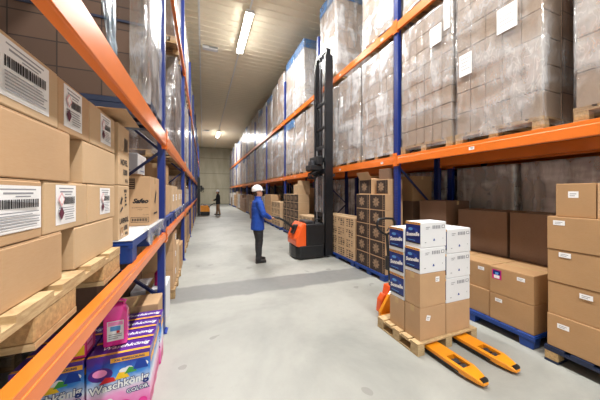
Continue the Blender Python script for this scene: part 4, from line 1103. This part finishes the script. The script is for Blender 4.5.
# ------------------------------------------------------------------ pedestrian stacker
def stacker(label, loc, rz, mast_h=5.3, far=False, sc=1.0):
    t = thing('pedestrian_stacker', label, 'stacker', loc, rz); t.scale = (sc, sc, sc)
    # chassis (black) : rounded at the operator's end
    pl = [(-.30, -.36), (.30, -.36), (.36, -.33), (.36, .33), (.30, .36), (-.30, .36), (-.38, .24), (-.41, .0), (-.38, -.24)]
    MB().prism(pl, 'z', .03, .34).build('chassis', 'black_plastic', t, bevel=.03, segs=3)
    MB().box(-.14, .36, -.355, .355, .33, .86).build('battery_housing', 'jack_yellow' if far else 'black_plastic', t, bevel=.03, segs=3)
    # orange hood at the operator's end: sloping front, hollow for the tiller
    hood = MB().prism([(-.40, .34), (-.13, .24), (-.13, .88), (-.20, .89), (-.27, .80), (-.36, .60), (-.40, .46)], 'y', -.34, .34).build('hood', 'jack_yellow' if far else 'truck_orange', t, bevel=.04, segs=4)  # far hood and housing get a lighter paint to offset the shade
    MB().prism([(-.39, .58), (-.24, .56), (-.20, .80), (-.30, .80)], 'y', -.10, .10).build('tiller_recess', 'black_plastic', hood, (-.025, 0, .03), bevel=.02)
    for s in (-1, 1): MB().prism([(-.42, .50), (-.30, .46), (-.24, .70), (-.32, .74)], 'y', s*.24-.07, s*.24+.07).build('hood_wing', 'truck_orange', hood, bevel=.03, segs=3)
    MB().box(-.12, .10, -.20, .20, .86, .93).build('control_panel', 'steel_dark', t, bevel=.02)
    MB().tube([(.10, -.30, .86), (.10, -.30, .95), (.26, -.30, .99), (.32, -.30, .86)], .014, 8).build('grab_rail', 'black_metal', t, smooth=True)
    # tiller
    tl = MB().tube([(-.27, 0, .68), (-.42, 0, .80), (-.62, 0, .95), (-.74, 0, 1.01)], [.04, .034, .028, .026], 12).build('tiller', 'black_plastic', t, smooth=True)
    MB().box(-.80, -.72, -.07, .07, .985, 1.045).build('tiller_head', 'black_plastic', tl, bevel=.02)
    MB().tube([(-.76, -.06, 1.015), (-.78, -.14, 1.02), (-.88, -.13, 1.03), (-.90, 0, 1.035), (-.88, .13, 1.03), (-.78, .14, 1.02), (-.76, .06, 1.015)], .017, 10).build('tiller_grip', 'black_plastic', tl, smooth=True)
    for s in (-1, 1): MB().tube([(-.22, s*.26-.03, .09), (-.22, s*.26+.03, .09)], .085, 18).build('wheel', 'rubber', t)
    # mast: two fixed channels, two inner channels, cross members, cylinders, chains
    for s in (-1, 1):
        MB().box(.38, .59, s*.33-.015, s*.33+.015, .05, mast_h*.965).box(.38, .41, s*.33-(.06 if s > 0 else 0), s*.33+(0 if s > 0 else .06), .05, mast_h*.965).box(.56, .59, s*.33-(.06 if s > 0 else 0), s*.33+(0 if s > 0 else .06), .05, mast_h*.965).build('mast_channel', 'black_metal', t)
        MB().box(.415, .555, s*.285-.015, s*.285+.015, .2, mast_h).box(.415, .435, s*.285-.035, s*.285+.03, .2, mast_h).build('inner_mast_channel', 'black_metal', t, bevel=.003, segs=1)
        MB().tube([(.40, s*.20, .35), (.40, s*.20, mast_h*.52)], .024, 12).build('lift_cylinder', 'steel', t)
        MB().box(.43, .445, s*.08-.014, s*.08+.014, .9, mast_h-.15).build('lift_chain', 'steel_dark', t)
        MB().lathe([(.05, -.02), (.05, .02)], 0, 0, 16).build('chain_pulley', 'steel_dark', t, (.45, s*.08, mast_h-.14)).rotation_euler = (R(90), 0, 0)
        MB().box(.30, 1.0 if not far else .9, s*.30-.05, s*.30+.05, .035, .10).build('support_leg', 'black_metal', t, bevel=.01) if False else None
    MB().box(.40, .46, -.33, .33, mast_h*.54-.12, mast_h*.54).build('cross_member', 'black_metal', t, bevel=.008)
    MB().box(.40, .46, -.33, .33, 1.0, 1.12).build('cross_member', 'black_metal', t, bevel=.008)
    MB().box(.42, .51, -.295, .295, mast_h-.08, mast_h).build('cross_member', 'black_metal', t, bevel=.008)
    MB().box(.42, .47, -.285, .285, mast_h*.74, mast_h*.74+.07).build('cross_member', 'black_metal', t, bevel=.008)
    MB().box(.42, .47, -.285, .285, mast_h*.62, mast_h*.62+.07).build('cross_member', 'black_metal', t, bevel=.008)
    # clear guard screen in front of the mast
    gd = MB().box(.37, .376, -.26, .26, 1.12, 2.05).build('guard_screen', 'film_thin', t)
    for s in (-1, 1): MB().box(.366, .38, s*.26-.012, s*.26+.012, 1.10, 2.06).build('screen_frame', 'steel_dark', gd)
    # carriage with hoses
    MB().box(.36, .56, -.34, .34, 2.12, 2.24).box(.36, .56, -.34, .34, 2.40, 2.52).box(.38, .56, -.34, -.26, 2.24, 2.40).box(.38, .56, .26, .34, 2.24, 2.40).build('fork_carriage', 'black_metal', t, bevel=.01)
    MB().tube([(.34, -.12, 2.5), (.26, -.16, 2.35), (.27, -.05, 2.16), (.33, .08, 2.06), (.36, .14, 2.2)], .022, 8).build('hydraulic_hose', 'rubber', t, smooth=True)
    MB().tube([(.34, .16, 2.5), (.24, .22, 2.3), (.26, .10, 2.08), (.35, .0, 2.15)], .018, 8).build('hydraulic_hose', 'rubber', t, smooth=True)
    MB().box(.06, .355, -.20, .20, 2.20, 2.34).box(.20, .355, -.26, .26, 2.34, 2.56).build('valve_block', 'black_plastic', t, bevel=.02)
    MB().box(.10, .19, -.12, .12, 2.345, 2.45).build('display', 'steel_dark', t, bevel=.015)
    for q in range(3): MB().tube([(.30, -.14+.14*q, 2.22), (.12, -.16+.14*q, 2.12), (.10, -.06+.1*q, 2.02), (.24, -.02+.08*q, 2.0), (.34, .0+.06*q, 2.1)], .024, 8).build('hydraulic_hose', 'rubber', t, smooth=True)
    if not far:
        for s in (-1, 1): MB().box(.56, .70, s*.2-.06, s*.2+.06, 2.05, 2.12).build('fork', 'steel_dark', t, bevel=.004)
    return t
stacker('orange and black pedestrian stacker with a tall mast, steered by the worker in blue', (2.48, 5.95, .002), R(0), 5.30)
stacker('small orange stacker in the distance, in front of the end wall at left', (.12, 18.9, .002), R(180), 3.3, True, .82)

# ------------------------------------------------------------------ people
def rings(mb, rs, n=22):
    vs = [(cx+rx*math.cos(2*math.pi*k/n), cy+ry*math.sin(2*math.pi*k/n), z) for (cx, cy, z, rx, ry) in rs for k in range(n)]
    fs = [(i*n+k, i*n+(k+1) % n, (i+1)*n+(k+1) % n, (i+1)*n+k) for i in range(len(rs)-1) for k in range(n)]
    fs += [tuple(range(n-1, -1, -1)), tuple((len(rs)-1)*n+k for k in range(n))]
    return mb._add(vs, fs, 0)
def limb(mb, pts, rr, n=14):
    """tapered limb with rounded ends"""
    pts = [Vector(p) for p in pts]; P, Q = [], []
    d0 = (pts[0]-pts[1]).normalized(); d1 = (pts[-1]-pts[-2]).normalized()
    for a, b in ((.95, .3), (.7, .72)): P.append(pts[0]+d0*rr[0]*a); Q.append(rr[0]*b)
    for i in range(len(pts)-1):
        for t in (0, .33, .66): P.append(pts[i].lerp(pts[i+1], t)); Q.append(rr[i]+(rr[i+1]-rr[i])*t)
    P.append(pts[-1]); Q.append(rr[-1])
    for a, b in ((.7, .72), (.95, .3)): P.append(pts[-1]+d1*rr[-1]*a); Q.append(rr[-1]*b)
    return mb.tube(P, Q, n)
def union(mb, name, mat, voxel, smooth=4, wrinkle=0):
    """one continuous closed surface out of overlapping closed pieces"""
    me = mb.mesh(name, [mat]); o = bpy.data.objects.new(name, me); COL.objects.link(o)
    md = o.modifiers.new('r', 'REMESH'); md.mode = 'VOXEL'; md.voxel_size = voxel; md.use_smooth_shade = True
    sm = o.modifiers.new('s', 'SMOOTH'); sm.factor = .5; sm.iterations = smooth
    bpy.context.view_layer.update()
    out = bpy.data.meshes.new_from_object(o.evaluated_get(bpy.context.evaluated_depsgraph_get()))
    bpy.data.objects.remove(o); out.materials.clear(); out.materials.append(M[mat])
    if wrinkle:
        for v in out.vertices:
            q = Vector((v.co.x*9, v.co.y*9, v.co.z*22)); v.co += v.normal*(noise.noise(q)*wrinkle+abs(noise.noise(q*2.1))*wrinkle*.6)
    for p in out.polygons: p.use_smooth = True
    return out

def person(label, loc, rz, jacket, trousers, hands, feet, head_yaw=0, head_pitch=0, H=1.0, vox=.0075):
    """local frame: faces +x, left is +y.  hands: {'l': (elbow, wrist, direction)}; feet: ankles"""
    V = Vector
    hd = Matrix.Rotation(head_yaw, 3, 'Z') @ Matrix.Rotation(head_pitch, 3, 'Y'); base = V((.018, 0, 1.53))
    hp = lambda x, y, z: base+hd @ V((x, y, z))
    mb = MB()
    rings(mb, [(0, 0, .84, .09, .13), (0, 0, .92, .105, .155), (0, 0, 1.02, .098, .145), (.0, 0, 1.12, .092, .135), (.01, 0, 1.26, .108, .160), (.005, 0, 1.36, .098, .165), (0, 0, 1.42, .075, .13), (.005, 0, 1.46, .058, .075)])
    limb(mb, [(.0, 0, 1.42), (.016, 0, 1.55)], [.062, .056])
    # head: skull, face and jaw
    hb = MB()
    rings(hb, [(.030, 0, -.010, .035, .030), (.034, 0, .0, .052, .046), (.028, 0, .03, .074, .062), (.016, 0, .07, .088, .072), (.008, 0, .11, .097, .077), (.004, 0, .15, .098, .078), (0, 0, .19, .084, .066), (-.004, 0, .22, .05, .042), (-.004, 0, .23, .02, .02)])
    hb.prism([(.085, .128), (.118, .078), (.116, .066), (.085, .060)], 'y', -.013, .013)
    mb._add([hp(*v) for v in hb.v], hb.f, 0)
    for s in (-1, 1):
        eb = MB(); rings(eb, [(-.004, s*.078, .078, .010, .008), (-.008, s*.081, .09, .018, .010), (-.010, s*.083, .115, .022, .011), (-.008, s*.081, .13, .014, .009)], 10)
        mb._add([hp(*v) for v in eb.v], eb.f, 0)
    P = {}
    for s, k in ((1, 'l'), (-1, 'r')):
        el, wr, dr = hands[k]; el, wr, dr = V(el), V(wr), V(dr).normalized(); sh = V((0, s*.172, 1.395)); P[k] = (sh, el, wr)
        limb(mb, [(0, s*.10, 1.38), sh, sh.lerp(el, .45), el, el.lerp(wr, .35), wr], [.062, .060, .050, .041, .040, .027])
        side = dr.cross(V((0, 0, 1))).normalized(); nrm = side.cross(dr)
        for q in (-1, 0, 1): limb(mb, [wr+side*q*.012, wr+dr*.045+side*q*.020, wr+dr*.085+side*q*.024], [.020, .017, .013], 10)
        for q in range(4):
            off = side*((q-1.5)*.0205); L = (.062, .076, .072, .054)[q if s < 0 else 3-q]
            a = wr+dr*.080+off; b_ = a+dr*L*.55-nrm*.010; c_ = b_+dr*L*.18-nrm*L*.40; d_ = c_-dr*L*.22-nrm*.014
            limb(mb, [a, b_, c_, d_], [.0105, .0098, .0092, .008], 8)
        t0 = wr+dr*.03+side*(.026 if s > 0 else -.026); t1 = t0+dr*.035+side*(.026 if s > 0 else -.026)-nrm*.008
        limb(mb, [t0, t1, t1+dr*.028-nrm*.010], [.014, .0115, .0095], 8)
        an = V(feet[k]); hj = V((0, s*.088, .90)); kn = hj.lerp(an, .5)+V((.022, 0, 0)); P[k+'leg'] = (hj, kn, an)
        limb(mb, [hj, hj.lerp(kn, .5), kn, kn.lerp(an, .35)-V((.014, 0, 0)), an], [.092, .078, .056, .055, .038])
        limb(mb, [an+V((-.025, 0, -.045)), an+V((.05, s*.006, -.05)), an+V((.13, s*.02, -.062))], [.034, .034, .024])
    body = obj('person', union(mb, 'person', 'skin', vox, 3), None, loc, (0, 0, rz), (H, H, H))
    tag(body, label, 'person'); body.location.z = .003
    # jacket with sleeves and collar
    mb = MB()
    rings(mb, [(0, 0, .76, .150, .195), (0, 0, .78, .158, .202), (0, 0, .90, .152, .197), (.0, 0, 1.02, .142, .186), (.0, 0, 1.12, .140, .182), (.01, 0, 1.26, .148, .200), (.005, 0, 1.36, .134, .200), (0, 0, 1.42, .112, .165), (.004, 0, 1.47, .086, .108), (.008, 0, 1.50, .078, .086), (.014, 0, 1.545, .080, .084)])
    for s, k in ((1, 'l'), (-1, 'r')):
        sh, el, wr = P[k]
        limb(mb, [(0, s*.10, 1.38), sh, sh.lerp(el, .5), el, el.lerp(wr, .5), el.lerp(wr, .93)], [.086, .088, .076, .066, .060, .050])
    obj('jacket', union(mb, 'jacket', jacket, .011, 4, .006), body)
    MB().tube([(.150, .0, .80), (.148, 0, 1.0), (.150, 0, 1.2), (.140, 0, 1.36), (.10, 0, 1.46)], .006, 6).build('zip', 'ink', body)
    mb = MB()
    rings(mb, [(0, 0, .80, .125, .165), (0, 0, .90, .125, .168), (0, 0, 1.0, .115, .158), (0, 0, 1.05, .11, .15)])
    for k in 'lr':
        hj, kn, an = P[k+'leg']
        limb(mb, [hj+V((0, 0, -.02)), hj.lerp(kn, .5), kn, kn.lerp(an, .4)-V((.01, 0, 0)), kn.lerp(an, .86), an+V((-.004, 0, -.02))], [.108, .100, .080, .076, .070, .072])
    obj('trousers', union(mb, 'trousers', trousers, .011, 3, .006), body)
    for k, s in (('l', 1), ('r', -1)):
        a = P[k+'leg'][2]; mb = MB()
        limb(mb, [a+V((0, 0, .05)), a+V((-.01, 0, -.04))], [.056, .052]); limb(mb, [a+V((-.03, 0, -.050)), a+V((.06, s*.008, -.046)), a+V((.14, s*.02, -.054))], [.046, .047, .038])
        mb.box(a.x-.075, a.x+.17, a.y-.042+s*.005, a.y+.042+s*.012, a.z-.088, a.z-.066)
        obj('boot', union(mb, 'boot', 'boot', .009, 2), body)
    # face, ears, hair, helmet
    rot = hd.to_euler()
    head = obj('face', None, body, base, rot)
    MB().tube([(.094, -.024, .034), (.102, 0, .032), (.094, .024, .034)], .006, 6).build('mouth', 'ink_red', head, smooth=True)
    for q in (-1, 1):
        MB().lathe([(.004, -.011), (.010, -.007), (.012, 0), (.010, .007), (.004, .011)], 0, 0, 12).build('eye', 'paper', head, (.088, q*.031, .112), smooth=True)
        MB().lathe([(.002, -.006), (.006, -.003), (.006, .003), (.002, .006)], 0, 0, 8).build('iris', 'ink', head, (.0965, q*.031, .112), smooth=True)
        MB().box(-.006, .006, -.018, .018, -.004, .004).build('eyebrow', 'hair', head, (.097, q*.032, .132), bevel=.003)
    hb = MB(); rings(hb, [(-.055, 0, .035, .035, .050), (-.050, 0, .06, .052, .068), (-.032, 0, .10, .073, .078), (-.018, 0, .135, .086, .083), (-.012, 0, .17, .09, .08)])
    hb.build('hair', 'hair', head, smooth=True)
    h = MB().lathe([(.118, .140), (.121, .165), (.116, .205), (.098, .245), (.064, .272), (.025, .283)], -.004, 0, 28, sx=1.08, sy=.95).build('helmet', 'helmet', head, smooth=True)
    MB().prism([(.08, -.10), (.14, -.095), (.175, -.05), (.183, 0), (.175, .05), (.14, .095), (.08, .10)], 'z', .137, .145).build('peak', 'helmet', h, bevel=.003)
    MB().prism([(-.09, .25), (.085, .25), (.05, .285), (0, .294), (-.055, .285)], 'y', -.018, .018).build('ridge', 'helmet', h, bevel=.008)
    return body
person('person in a blue jacket and white helmet holding the tiller of the orange stacker', (1.20, 5.86, 0), R(4), 'jacket', 'trousers',
       {'r': ((.06, -.275, 1.15), (.27, -.13, 1.03), (.85, .42, .05)), 'l': ((.08, .26, 1.16), (.27, .12, 1.045), (.85, -.3, .05))},
       {'r': (.0, -.10, .088), 'l': (.06, .11, .088)}, R(-12), R(-8))
person('distant person in black jacket, khaki trousers and white helmet by the end wall', (1.02, 19.0, 0), R(180), 'black_cloth', 'khaki',
       {'r': ((.06, -.27, 1.15), (.30, -.14, 1.05), (.9, .35, 0)), 'l': ((.06, .27, 1.15), (.30, .12, 1.05), (.9, -.3, 0))},
       {'r': (.08, -.11, .088), 'l': (-.1, .11, .088)}, 0, R(5), vox=.011)

# ------------------------------------------------------------------ light, camera
w = bpy.data.worlds.new('World'); SC.world = w; w.use_nodes = True
w.node_tree.nodes['Background'].inputs[0].default_value = (.92, .96, 1, 1); w.node_tree.nodes['Background'].inputs[1].default_value = 1.1
cam = bpy.data.cameras.new('camera'); cam.sensor_width = 36; cam.lens = 15.0; cam.clip_start = .05; cam.clip_end = 200
cam.shift_y = -8/600
co = bpy.data.objects.new('camera', cam); COL.objects.link(co)
co.location = (0, 0, 1.65); co.rotation_euler = (R(90), 0, -math.atan2(97, 250))
SC.camera = co
vs = SC.view_settings; vs.view_transform = 'Standard'; vs.look = 'None'; vs.gamma = 1; vs.exposure = -.25; vs.use_curve_mapping = False
SC.cycles.use_denoising = True
